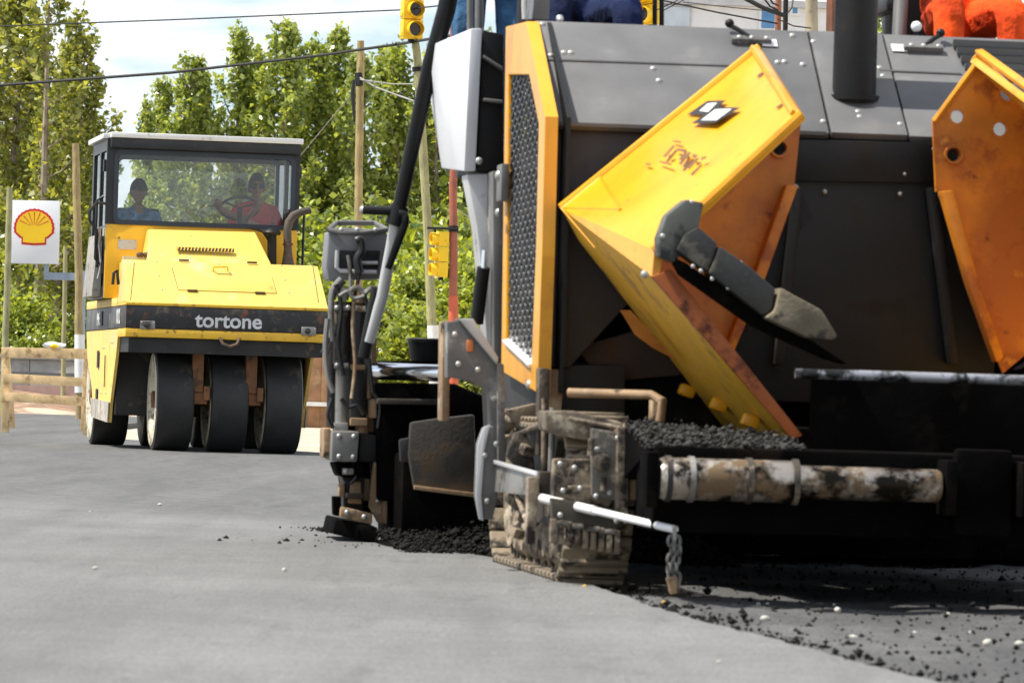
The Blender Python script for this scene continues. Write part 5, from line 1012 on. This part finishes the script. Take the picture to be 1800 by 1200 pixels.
# ---- crawler tracks
TX0, TX1 = -1.345, -1.10; TY0, TY1, TR = 1.08, 2.85, .285
def track(cx, side):
    o = MB().span((cx - .075, TY0 + .05, .20), (cx + .075, TY1 - .05, .40)).build('crawler_track', M_TANDK, pv, bev=.03)
    Lr = TY1 - TY0; per = 2 * Lr + 2 * math.pi * TR; npad = 50
    pad = MB().box((0, 0, 0), (.245, per / npad * .88, .022)); pad.box((0, .012, .020), (.245, .016, .022)); pad.box((0, -.01, -.03), (.10, .05, .045)); pm = pad.mesh('track_pad', bev=.004, seg=1); pm.materials.append(M_PAD)
    for i in range(npad):
        s = (i + .5) / npad * per
        if s < Lr: y, z, a = TY0 + s, .035, math.pi
        elif s < Lr + math.pi * TR: t = (s - Lr) / TR; y, z, a = TY1 + TR * math.sin(t), .035 + TR - TR * math.cos(t), math.pi - t
        elif s < 2 * Lr + math.pi * TR: q = s - Lr - math.pi * TR; y, z, a = TY1 - q, .035 + 2 * TR - .03 * math.sin(math.pi * q / Lr), 0
        else: t = (s - 2 * Lr - math.pi * TR) / TR; y, z, a = TY0 - TR * math.sin(t), .035 + TR + TR * math.cos(t), -t
        link('track_pad', pm, o, Matrix.Translation((cx, y, z)) @ Matrix.Rotation(-a if a not in (0, math.pi) else a, 4, 'X'))
    for y in (TY0, TY1): MB().lathe([(-.07, 0), (-.07, .06), (-.05, .07), (-.05, .19), (-.07, .23), (.07, .23), (.05, .19), (.05, .07), (.07, .06), (.07, 0)], 'x', (cx, y, .035 + TR), 30).build('idler' if y == TY0 else 'sprocket', M_TAN, o)
    for k in range(6): MB().lathe([(-.09, 0), (-.09, .05), (-.06, .085), (.06, .085), (.09, .05), (.09, 0)], 'x', (cx, TY0 + .34 + k * .22, .14), 20).build('track_roller', M_TAN, o)
    for k in range(2): MB().lathe([(-.06, 0), (-.06, .06), (.06, .06), (.06, 0)], 'x', (cx, TY0 + .55 + k * .65, .52), 16).build('carrier_roller', M_TANDK, o)
    return o
tl = track((TX0 + TX1) / 2, -1); track(-(TX0 + TX1) / 2, 1)
# dusty guard plates at the front of the visible track
yg = .74
fg = ext('track_guard', ((1040, 752), (1098, 762), (1096, 850), (1082, 880), (1040, 872)), yg, yg + .05, mat('dusty_grey_plate', (.13, .12, .10), .7, dirt=((.40, .34, .25), .3, 9), var=.2, bump=.1), tl, bev=.006)
ext('guard_edge', ((1086, 748), (1104, 752), (1100, 905), (1084, 900)), yg - .03, yg + .08, M_TAN, tl, bev=.008)
ext('guard_edge', ((1108, 754), (1122, 758), (1118, 880), (1106, 878)), yg + .0, yg + .12, M_BRONZE, tl, bev=.008)
c = P_(1058, 812, yg - .006); MB().lathe([(0, 0), (-.02, .0), (-.02, .028), (0, .032)], 'y', c, 18).build('guard_boss', M_TAN, tl)
ext('guard_foot', ((975, 806), (1038, 806), (1040, 838), (1062, 842), (1078, 878), (1070, 892), (972, 872)), yg + .03, yg + .12, M_TAN, tl, bev=.01)
ext('track_cover', ((958, 722), (1010, 722), (1094, 742), (1098, 760), (1042, 757), (1036, 775), (1000, 768), (960, 756)), yg + .06, yg + .30, M_TAN, tl, bev=.012)
ext('tension_rod', ((928, 838), (948, 838), (940, 958), (926, 955)), yg + .3, yg + .36, M_TAN, tl, bev=.006)
ext('toe_plate', ((890, 800), (905, 760), (925, 756), (938, 800), (942, 830), (905, 818)), 1.75, 1.8, M_TANDK, tl, bev=.008)
ext('toe_plate', ((892, 720), (945, 708), (945, 740), (905, 742)), 2.2, 2.3, M_TAN, tl, bev=.008)
ext('track_guard', ((968, 874), (1030, 884), (1090, 896), (1088, 936), (1030, 934), (972, 922)), yg - .0, yg + .05, mat('dark_olive_plate', (.050, .042, .028), .6, dirt=((.15, .12, .08), .25, 8), var=.25), tl, bev=.008)
for px, py in ((1050, 790), (1086, 770), (1062, 850), (1072, 866), (985, 815), (1010, 822), (1020, 858), (990, 862), (1048, 872), (1084, 915), (985, 905)): bolt(tl, P_(px, py, yg - .004 if px > 1040 or py > 880 else yg + .026), r=.011)
for k in range(9):
    q = P_(972 + k * 14, 926 + k * 2.6, yg + .02); MB().box((q.x, q.y, q.z - .012), (.020, .05, .085)).build('track_tooth', M_TAN, tl, bev=.005)
    if k % 2: MB().tube([(q.x - .02, q.y - .02, q.z + .02), (q.x + .02, q.y - .02, q.z + .02)], .010, 8).build('track_pin', M_STEEL, tl)
for a, b, r in (((1000, 735, .8), (1090, 752, .76), .008), ((905, 765, 1.9), (960, 742, 1.4), .010), ((900, 850, 1.9), (932, 930, 1.2), .010), ((1104, 760, .72), (1100, 920, .72), .007), ((1040, 770, .72), (1038, 800, .72), .012), ((1062, 838, .72), (1060, 862, .72), .010)):
    tb('track_rod', (a, b), r, M_TAN, tl, 8)
for px, py, y_ in ((905, 880, 1.9), (915, 905, 1.8), (908, 935, 1.7), (925, 790, 1.75)): c = P_(px, py, y_); MB().box(c, (.05, .06, .04), (.3, .2, .4)).build('track_lug', M_TAN, tl, bev=.01)
# columns and pipes between bulkhead and track
ext('frame_column', ((948, 646), (968, 648), (962, 800), (946, 800)), 1.9, 2.0, M_TANDK, bev=.008); ext('frame_column', ((966, 648), (992, 650), (986, 740), (964, 738)), 2.05, 2.2, M_BRONZE, bev=.008)
tb('steel_rod', ((972, 716, 1.5), (968, 835, 1.5)), .012, M_STEEL); tb('steel_rod', ((957, 700, 1.45), (956, 836, 1.45)), .011, M_TAN)
tb('hydraulic_pipe', ((1000, 690, 1.8), (1145, 694, 1.6), (1165, 705, 1.5), (1160, 740, 1.5)), .018, M_BRONZE); ext('frame_column', ((1148, 700), (1168, 702), (1162, 748), (1146, 745)), 1.7, 1.8, M_BRONZE)
ext('inner_frame', ((985, 640), (1240, 600), (1260, 760), (1120, 760), (985, 745)), 2.4, 2.6, M_DARK, bev=.01); ext('inner_bracket', ((1010, 610), (1190, 560), (1200, 660), (1060, 672)), 2.3, 2.38, mat('dark_brown_plate', (.05, .022, .010), .6, dirt=((.09, .04, .012), .3, 4), var=.2), bev=.01)  # inner bracket: dark brown base with lighter brown patches
ext('main_frame', ((950, 640), (1100, 640), (1100, 880), (960, 880)), 2.2, 4.2, M_DARK, bev=.02)
MB().span((-.95, 2.4, .30), (.95, 4.6, .95)).build('chassis', M_TAR, pv, bev=.03)
# ---- tow arm, pointer rod and chain
yt = 2.35
ta = ext('tow_arm', ((786, 566), (832, 560), (874, 632), (880, 650), (884, 860), (866, 860), (860, 690), (838, 672), (800, 664), (786, 664)), yt, yt + .10, M_GREYPL, bev=.006)
ext('arm_flange', ((806, 560), (832, 560), (876, 628), (874, 640), (812, 566)), yt - .04, yt + .12, M_SILVER, ta, bev=.004); ext('arm_flange', ((874, 636), (886, 640), (890, 850), (876, 856)), yt - .03, yt + .14, M_GREYPL, ta, bev=.005)
ext('orange_reflector', ((820, 597), (832, 597), (832, 618), (820, 618)), yt - .012, yt - .002, mat('orange_reflector', (.62, .20, .06), .4), ta)
ext('arm_post', ((778, 566), (792, 562), (790, 740), (776, 740)), yt + .3, yt + .45, M_BRONZE, bev=.01)
yt = 2.1
sp = ext('side_plate', ((838, 870), (842, 780), (852, 752), (868, 748), (872, 800), (882, 838), (866, 914), (846, 910)), yt - .06, yt + .05, M_GREYPL, bev=.006)
ext('plate_edge', ((836, 872), (840, 782), (850, 750), (862, 746), (852, 790), (846, 870), (850, 915), (842, 912)), yt - .075, yt - .062, M_SILVER, sp, bev=.003)
yq = 1.6
yq = 1.15; q = [P_(872, 812, 2.05), P_(946, 832, yq), P_(946, 872, yq), P_(868, 864, 2.05)]; br_ = MB().slab(q, .03).build('pointer_bracket', M_STEEL, pv, bev=.004)
MB().slab([P_(872, 808, 2.04), P_(946, 828, yq), P_(946, 836, yq - .01), P_(872, 815, 2.04)], -.012).build('bracket_edge', M_SILVER, br_, bev=.003)
A, B = P_(938, 872, yq - .03), P_(1186, 930, -.03); pr_ = MB().tube([A, A.lerp(B, .45)], .017, 12).build('pointer_rod', mat('white_rod', (.72, .71, .68), .45, dirt=((.45, .42, .36), .25, 12), var=.06), pv); MB().tube([A.lerp(B, .43), B], .0135, 12).build('rod_extension', M_PUREWHITE, pr_)
cb = MB().box(P_(958, 850, yq - .03), (.05, .06, .09)).build('rod_clamp', M_TANDK, pv, bev=.006)
lk = MB(); ring_ = [Vector((.011 * math.cos(t), 0, .019 * math.sin(t))) for t in [2 * math.pi * k / 14 for k in range(15)]]; lk.tube(ring_, .0055, 6, cap=False); lm = lk.mesh('chain_link'); lm.materials.append(mat('dirty_chain', (.17, .16, .145), .5, metal=.4, dirt=((.03, .025, .02), .35, 40), var=.2))
top = B + Vector((0, 0, -.005)); ch = MB().tube([B + Vector((0, 0, .012)), top + Vector((0, 0, -.03))], .008, 8).build('chain', M_STEEL, pv)
zc = top.z - .035; kk = 0
while zc > .03:
    for dx in (-.011, .011): link('chain_link', lm, ch, Matrix.Translation((top.x + dx + .006 * math.sin(kk * 1.7), top.y + .004 * math.cos(kk), zc)) @ Matrix.Rotation(R(90 * (kk % 2) + 20), 4, 'Z'))
    zc -= .031; kk += 1
MB().tube([(top.x - .005, top.y, .085), (top.x + .004, top.y, .03)], [.022, .014], 8).build('chain_end', M_BRONZE, ch)
# ---- left rear: console box, upright, strut, big handrail
pn = [P_(848, 50, 3.85), P_(765, 84, 4.75), P_(772, 146, 4.75), P_(796, 296, 4.6), P_(836, 301, 3.85)]
cn = MB().slab(pn, .05).build('console_panel', M_PANEL, pv, bev=.008)
dn = (pn[1] - pn[0]).cross(pn[4] - pn[0]).normalized(); dn = dn if dn.x < 0 else -dn
def onpn(px, py):
    d = PF.Ri @ ray(px, py); return PF.c + d * ((pn[0] - PF.c).dot(dn) / d.dot(dn))
MB().slab([onpn(*p) + dn * .004 for p in ((808, 112), (839, 104), (834, 296), (818, 270), (805, 208))], .006).build('console_door', M_PANEL, cn, bev=.004)
for a, b in (((806, 112), (839, 103)), ((806, 112), (804, 208)), ((804, 208), (817, 276)), ((809, 136), (837, 134)), ((812, 246), (832, 244))): MB().tube([onpn(*a) + dn * .006, onpn(*b) + dn * .006], .0045, 5).build('door_gap', M_GREYPL, cn)
st_ = mat('faded_print', (.74, .75, .77), .35)
for i, (y, h) in enumerate(((78, 14), (110, 8), (122, 12), (134, 8), (154, 12), (170, 4), (182, 4), (194, 4), (204, 4))):
    MB().slab([onpn(*p) + dn * .003 for p in ((778 + i * 1.2, y + 4), (792 + i * 1.2, y), (792 + i * 1.2, y + h), (778 + i * 1.2, y + h + 4))], .001).build('printed_label', st_, cn, smooth=False)
ext('console_box', ((849, 52), (862, 56), (886, 60), (886, 304), (838, 300)), 3.9, 4.7, M_BLACKPAINT, bev=.01)
ext('console_shelf', ((850, 172), (884, 176), (884, 182), (850, 178)), 3.84, 3.9, M_GREYPL); ext('console_shelf', ((850, 96), (884, 118), (884, 124), (850, 102)), 3.84, 3.9, M_GREYPL)
bolt(cn, P_(842, 283, 3.84), r=.016)
ext('silver_upright', ((820, 306), (870, 306), (878, 480), (872, 640), (858, 640), (846, 480), (838, 400)), 3.9, 4.1, M_SILVER, bev=.01)
ext('dark_upright', ((866, 300), (886, 304), (882, 650), (868, 650)), 3.7, 3.9, M_GREYPL, bev=.008)
tb('gas_strut', ((850, 470, 3.75), (838, 568, 3.8)), [.028, .028], M_BLACKPAINT); tb('strut_rod', ((852, 440, 3.75), (850, 472, 3.75)), .012, M_CHROME)
hr = tb('handrail', ((800, -60, 4.5), (784, 20, 4.5), (757, 112, 4.6), (716, 300, 4.7), (697, 388, 4.75)), [.040, .040, .036, .031, .031], M_BLACKPAINT, n=16)
tb('rail_sleeve', ((703, 362, 4.74), (693, 396, 4.75)), .042, M_BLACKPAINT, hr, 16); tb('rail_tube', ((697, 385, 4.75), (672, 520, 4.85), (648, 600, 4.9)), .026, M_SILVER, hr, 14)
tb('rail_tube_lower', ((664, 505, 4.87), (640, 628, 4.92)), .029, M_BLACKPAINT, hr, 14)
tb('cross_handle', ((636, 369, 4.74), (694, 371, 4.74)), .020, M_BLACKPAINT, hr); bolt(hr, P_(637, 369, 4.735), (-1, 0, 0), .02)
MB().tube(smooth_path([P_(*p) for p in ((700, 376, 4.7), (710, 378, 4.7), (712, 392, 4.7), (700, 425, 4.75), (682, 470, 4.8))]), .018, 10).build('grip_loop', M_BLACKPAINT, hr)
# ---- screed end: instrument box, cylinders, crank, shoe
ys = 5.2
ib = ext('instrument_box', ((578, 408), (590, 400), (676, 404), (682, 412), (672, 490), (578, 492), (573, 470)), ys, ys + .25, mat('grey_box_plastic', (.17, .17, .175), .45, dirt=((.3, .3, .29), .2, 6), var=.1), bev=.012)
ext('box_window', ((595, 440), (668, 440), (664, 478), (593, 478)), ys - .012, ys - .002, M_BLACKPAINT, ib)
MB().tube([P_(x, y, ys - .02) for x, y in ((593, 440), (592, 470), (598, 476), (640, 478), (662, 478))], .010, 8).build('frame_bar', M_SILVER, ib); tb('frame_bar', ((636, 462, ys - .02), (664, 462, ys - .02)), .008, M_SILVER, ib)
MB().tube([P_(x, y, z) for x, y, z in ((577, 404, ys), (592, 392, ys + .2), (660, 392, ys + .2), (680, 404, ys), (640, 410, ys - .03), (600, 409, ys - .03), (577, 404, ys))], .012, 8).build('guard_rail', M_GREYPL, ib)
for px in (600, 628, 660): bolt(ib, P_(px, 404, ys - .03), r=.012)
MB().tube(smooth_path([P_(x, y, ys - .06) for x, y in ((626, 424), (634, 422), (636, 440), (628, 456), (632, 480))]), .020, 10).build('connector', M_HOSE, ib)
for k, pts in enumerate((((612, 448), (616, 480), (616, 520)), ((634, 470), (628, 500), (624, 520)), ((600, 490), (585, 510), (582, 545), (584, 600)), ((606, 494), (590, 515), (580, 535)), ((588, 575), (580, 600), (572, 640), (580, 665)), ((590, 585), (578, 598), (566, 620)))):
    MB().tube(smooth_path([P_(x, y, ys - .05) for x, y in pts]), .009 if k not in (2,) else .014, 8).build('hose', M_STEEL if k % 2 == 0 else M_HOSE, pv)
tb('valve_body', ((603, 505, ys - .03), (603, 528, ys - .03)), .026, mat('pale_valve', (.32, .33, .26), .5, dirt=((.1, .08, .06), .3, 9)), n=10); tb('valve_body', ((634, 508, ys - .03), (632, 532, ys - .03)), .034, M_BRONZE, n=10)
MB().tube(smooth_path([P_(x, y, ys - .08) for x, y in ((610, 515), (628, 505), (640, 515), (652, 507), (666, 508))]), .012, 8).build('valve_handle', M_STEEL, pv)
M_CYL = mat('oily_cylinder', (.020, .018, .016), .35, dirt=[((.13, .10, .065), .30, 9)], var=.3)
for a, b, r, m_ in (((603, 530), (600, 640), .048, M_BLACKPAINT), ((632, 532), (628, 640), .050, M_BLACKPAINT), ((617, 545), (614, 600), .012, M_BRONZE), ((616, 552), (616, 566), .030, M_CREAM), ((600, 640), (598, 760), .034, M_STEEL), ((628, 640), (626, 735), .050, M_DARK), ((612, 600), (612, 750), .03, M_BLACKPAINT), ((646, 590), (645, 700), .02, M_BRONZE), ((586, 560), (582, 750), .022, M_DARK), ((636, 728), (636, 762), .03, M_BRONZE), ((660, 704), (659, 734), .034, M_BRONZE)):
    tb('hydraulic_cylinder' if r > .03 else 'guide_rod', ((*a, ys), (*b, ys)), r, M_CYL if m_ is M_BLACKPAINT else m_, n=14)
ext('screed_backplate', ((586, 545), (660, 548), (664, 905), (606, 895), (590, 800)), ys + .26, ys + .34, M_TAR, bev=.01)
ext('screed_web', ((640, 640), (664, 645), (668, 760), (640, 758)), ys + .1, ys + .2, M_BRONZE, bev=.008)
ext('screed_post', ((650, 590), (662, 592), (664, 740), (650, 740)), ys + .15, ys + .3, M_BRONZE, bev=.008)
blk_ = ext('guide_block', ((584, 757), (632, 758), (628, 812), (582, 810)), ys - .14, ys + .2, mat('grey_block', (.17, .165, .155), .5, dirt=[((.30, .24, .15), .22, 6)], var=.12), bev=.012)
ext('guide_block_side', ((633, 760), (662, 764), (662, 812), (630, 812)), ys - .05, ys + .2, M_BLACKPAINT, bev=.01); ext('block_lug', ((569, 752), (582, 752), (580, 806), (568, 804)), ys - .05, ys + .15, M_BRONZE, blk_, bev=.01)
ext('spindle_housing', ((586, 812), (640, 814), (638, 838), (596, 838)), ys - .1, ys + .15, M_TAR, bev=.015)
ext('lower_leg', ((603, 838), (642, 838), (638, 900), (604, 895)), ys + .02, ys + .2, M_DARK, bev=.008); ext('leg_gusset', ((618, 846), (634, 846), (636, 886), (612, 884)), ys - .04, ys + .0, M_BRONZE, bev=.006)
sl = [P_(x, y, ys - .02) for x, y in ((664, 766), (682, 766), (680, 830), (674, 918), (664, 918), (648, 890), (654, 830))]; ho = [P_(x, y, ys - .02) for x, y in ((669, 775), (676, 775), (676, 794), (669, 794))]
plate([(p.x, p.z) for p in sl], [[(p.x, p.z) for p in ho]], .03, lambda a, b, w_: Vector((a, ys - .02 + w_, b))).build('slotted_plate', M_BRONZE, pv, smooth=False)
ext('plate_flange', ((678, 768), (684, 768), (680, 920), (673, 920)), ys - .05, ys + .12, M_BRONZE, bev=.004)
ext('shoe_bracket', ((600, 890), (655, 902), (654, 922), (598, 908)), ys - .14, ys + .1, M_BRONZE, bev=.008); ext('shoe_tab', ((585, 872), (600, 872), (600, 908), (586, 905)), ys - .08, ys + .0, M_TAR, bev=.006)
q = [P_(590, 912, ys - .1), P_(664, 926, ys - .18), P_(664, 956, ys - .18), P_(584, 938, ys - .1)]; MB().loft(q, [v + Vector((.02, .75, 0)) for v in q]).build('screed_shoe', M_TAR, pv, bev=.01)
for k, (pts, r, m_) in enumerate((
    (((590, 500), (600, 540), (594, 600), (604, 660)), .010, M_HOSE), (((640, 520), (652, 560), (648, 620), (655, 690)), .011, M_HOSE), (((622, 530), (620, 580), (624, 640), (618, 700)), .008, M_BRONZE), (((576, 560), (572, 610), (576, 660), (586, 690)), .012, M_STEEL),
    (((660, 508), (654, 540), (660, 590)), .010, M_STEEL), (((600, 700), (612, 715), (628, 712), (640, 728)), .010, M_HOSE), (((584, 700), (576, 730), (586, 752)), .009, M_HOSE), (((656, 690), (668, 712), (664, 752)), .009, M_HOSE), (((596, 520), (612, 512), (622, 524), (640, 520)), .009, M_STEEL), (((606, 812), (598, 830), (604, 850)), .010, M_STEEL), (((620, 814), (626, 836), (616, 850)), .008, M_HOSE))):
    MB().tube(smooth_path([P_(x, y, ys - .08 - .01 * (k % 3)) for x, y in pts]), r, 7).build('hose', m_, pv)
for k, (x0, y0, x1, y1, dy, m_) in enumerate(((588, 536, 618, 546, -.06, M_STEEL), (620, 536, 648, 548, -.06, M_BRONZE), (592, 600, 646, 612, .05, M_DARK), (588, 636, 614, 648, -.05, M_STEEL), (616, 640, 642, 650, -.06, M_BRONZE), (590, 690, 652, 700, .04, M_TANDK), (588, 742, 612, 758, -.06, M_STEEL), (616, 734, 646, 748, -.07, M_BRONZE), (640, 700, 668, 708, .0, M_BRONZE), (602, 822, 622, 834, -.12, M_STEEL), (596, 850, 606, 872, -.02, M_BRONZE), (636, 840, 650, 880, .06, M_BRONZE), (608, 866, 640, 876, -.06, M_TANDK))):
    ext('bracket', ((x0, y0), (x1, y0 + 1), (x1, y1), (x0, y1)), ys + dy, ys + dy + .07, m_, bev=.006)
for px, py, dy in ((592, 541, -.065), (612, 541, -.065), (626, 542, -.065), (642, 543, -.065), (592, 642, -.055), (608, 642, -.055), (596, 766, -.145), (622, 767, -.145), (596, 802, -.145), (620, 803, -.145), (668, 840, -.025), (664, 880, -.025), (610, 900, -.145), (640, 908, -.145), (608, 828, -.125)): bolt(pv, P_(px, py, ys + dy), r=.012)
for px, py in ((800, 588), (806, 640), (840, 650), (868, 700), (872, 780), (852, 800), (856, 880)): bolt(pv, P_(px, py, 2.33 if py < 720 else 2.03), r=.012)
# ---- screed body, chrome guide, moldboard, bucket
tb('chrome_guide', ((660, 652, ys + .1), (782, 656, ys - .35)), .038, M_CHROME, n=24)
sb = ext('screed_body', ((664, 672), (800, 674), (860, 700), (860, 860), (700, 880), (664, 880)), ys - .1, ys + .5, M_TAR, bev=.02); ext('screed_rail', ((664, 700), (790, 702), (790, 712), (664, 710)), ys - .18, ys - .11, M_TANDK, bev=.006)
mbp = [P_(x, y, ys - .55) for x, y in ((722, 742), (770, 735), (834, 728), (838, 858), (836, 872), (780, 866), (728, 858), (718, 800))]; MB().loft(mbp, [Vector((p.x, ys - .49, p.z)) for p in mbp]).build('moldboard', mat('brown_black_steel', (.045, .036, .028), .55, dirt=((.10, .065, .03), .3, 4), var=.3, bump=.12), pv, bev=.012)
ext('moldboard_edge', ((728, 852), (836, 866), (836, 874), (728, 860)), ys - .575, ys - .553, M_BRONZE, bev=.004); ext('moldboard_arm', ((702, 772), (724, 768), (724, 812), (704, 812)), ys - .52, ys - .47, M_DARK, bev=.01)
MB().span((P_(690, 800, ys).x, ys - .45, .02), (1.7, ys + .6, .42)).build('screed_plate', M_TAR, pv, bev=.02)
c = P_(752, 628, ys + .35); bk = MB().lathe([(-.06, 0), (-.06, .068), (.075, .095), (.075, .088), (-.05, .060), (-.05, 0)], 'z', c, 24).build('bucket', M_BLACKPAINT, pv); MB().lathe([(.068, .096), (.082, .099), (.086, .094), (.076, .086)], 'z', c, 24).build('bucket_rim', M_HOSE, bk)
ext('screed_deck', ((664, 634), (790, 634), (790, 642), (664, 642)), ys + .2, ys + .6, M_TAR)
# material in front of the screed
n = 7000; qx = rng.uniform(-1.62, -.2, n); qy = rng.uniform(3.8, ys - .2, n); hh = .02 + .11 * np.clip((qy - 3.9) / .8, 0, 1) * (.7 + .3 * np.sin(qx * 5)) + rng.normal(0, .012, n)
local_grains('asphalt_windrow', np.stack([qx, qy, hh], 1), rng.gamma(2, .003, n) + .002, M_CRUMB, pv)
g_ = 24; V = []; 
for j in range(10):
    for i in range(g_): x = -1.66 + 1.5 * i / (g_ - 1); y = 3.75 + 1.3 * j / 9; V.append((x, y, -.03 + .12 * min(1, max(0, (y - 3.85) / .8)) * (.8 + .2 * math.sin(x * 5)) * min(1, (x + 1.70) / .12)))
ii = (np.arange(9)[:, None] * g_ + np.arange(g_ - 1)[None, :]).ravel(); me = np_mesh('asphalt_heap', np.array(V), np.stack([ii, ii + 1, ii + g_ + 1, ii + g_], -1)); me.materials.append(M_TAR); link('asphalt_heap', me, pv)
# ---- platform, seats, rails
MB().span((-1.2, 3.1, 1.62), (1.25, 5.0, 1.70)).build('platform', M_DARK, pv, bev=.01); MB().span((-1.15, 3.62, .9), (1.15, 5.0, 1.61)).build('rear_body', M_DARK, pv, bev=.02)
for px in (1151, 1163): tb('canopy_post', ((px, 60, 3.4), (px + 1, -700, 3.4)), .010, M_BLACKPAINT)
tb('canopy_post', ((842, 60, 4.2), (846, -700, 4.2)), .018, M_GREYPL); tb('canopy_post', ((826, 60, 4.6), (829, -700, 4.6)), .014, M_STEEL)
lv = ext('control_column', ((932, -20), (968, -18), (966, 36), (930, 34)), 3.05, 3.15, M_GREYPL, bev=.008); MB().tube(smooth_path([P_(x, y, 3.0) for x, y in ((922, 34), (921, 5), (924, -14), (932, -14), (934, 6), (931, 34))]), .010, 8).build('steel_handle', M_SILVER, pv)
bolt(pv, P_(984, 33, 2.8), r=.016)
k = MB(); b = bmesh.new(); bmesh.ops.create_uvsphere(b, u_segments=18, v_segments=12, radius=.022, matrix=Matrix.Translation(P_(1611, 47, 2.95))); k.add([v.co for v in b.verts], [tuple(v.index for v in f.verts) for f in b.faces]); b.free(); k.build('lever_knob', M_PUREWHITE, pv); tb('lever', ((1611, 52, 2.95), (1613, 90, 2.95)), .008, M_BLACKPAINT)
tb('seat_column', ((1580, 70, 3.2), (1586, -40, 3.3)), .03, M_GREYPL)
def seat(cx, y, z, arms=True):
    s = MB().box((cx, y, z), (.5, .5, .12)).build('seat', M_SEAT, pv, bev=.04, seg=3); MB().box((cx, y + .28, z + .38), (.48, .12, .62)).build('seat_back', M_SEAT, s, bev=.04, seg=3); MB().span((cx - .16, y - .16, 1.70), (cx + .16, y + .2, z - .06)).build('seat_base', M_DARK, s)
    for sx in ((-1, 1) if arms else ()): MB().box((cx + sx * .29, y - .02, z + .22), (.07, .36, .06)).build('armrest', M_SEAT, s, bev=.02)
PW = lambda v: PF.o + Matrix.Rotation(PYAW, 3, 'Z') @ Vector(v)
ka, kb = P_(1662, 30, 3.15), P_(1772, 30, 3.15); cx_o = (ka.x + kb.x) / 2; zk = 2.27
seat(cx_o, 3.62, zk - .14)
J = seated(.42, (kb.x - ka.x) / 2)
for s_, k_ in (('l', -1), ('r', 1)): J['wri' + s_] = (k_ * .27, -.28, .26); J['palm' + s_] = (k_ * .27, -.35, .27); J['elb' + s_] = (k_ * .28, -.06, .24)
person('operator in loose orange trousers seated on the paver platform', PW((cx_o, 3.50, zk + .03)), PYAW, J, (M_ORANGE, M_ORANGE, True))
cx_n = -.97; seat(cx_n + .03, 3.74, zk - .16, False)
J = seated(.42, .15); person('operator in navy trousers seated behind the paver grille', PW((cx_n, 3.66, zk - .01)), PYAW, J, (M_NAVY, M_NAVY, True))
J = dict(pelvis=(0, 0, .93), spine=(0, .01, 1.12), chest=(0, .0, 1.33), neck=(0, -.02, 1.47), skull=(0, -.03, 1.54), head=(0, -.04, 1.63))
for s, k in (('l', -1), ('r', 1)):
    J.update({'hip' + s: (k * .095, 0, .87), 'knee' + s: (k * .10, -.03, .48), 'ankle' + s: (k * .11, .03, .08), 'toe' + s: (k * .12, -.14, .04), 'sho' + s: (k * .185, .0, 1.39), 'elb' + s: (k * .25, -.02, 1.11), 'wri' + s: (k * .22, -.22, 1.02), 'palm' + s: (k * .20, -.29, 1.03)})
q = P_(836, 20, 4.75); person('worker in light blue jeans standing beside the paver console', PW((q.x + .06, 4.72, 1.70)), PYAW, J, (M_DENIM, M_DENIM, True))
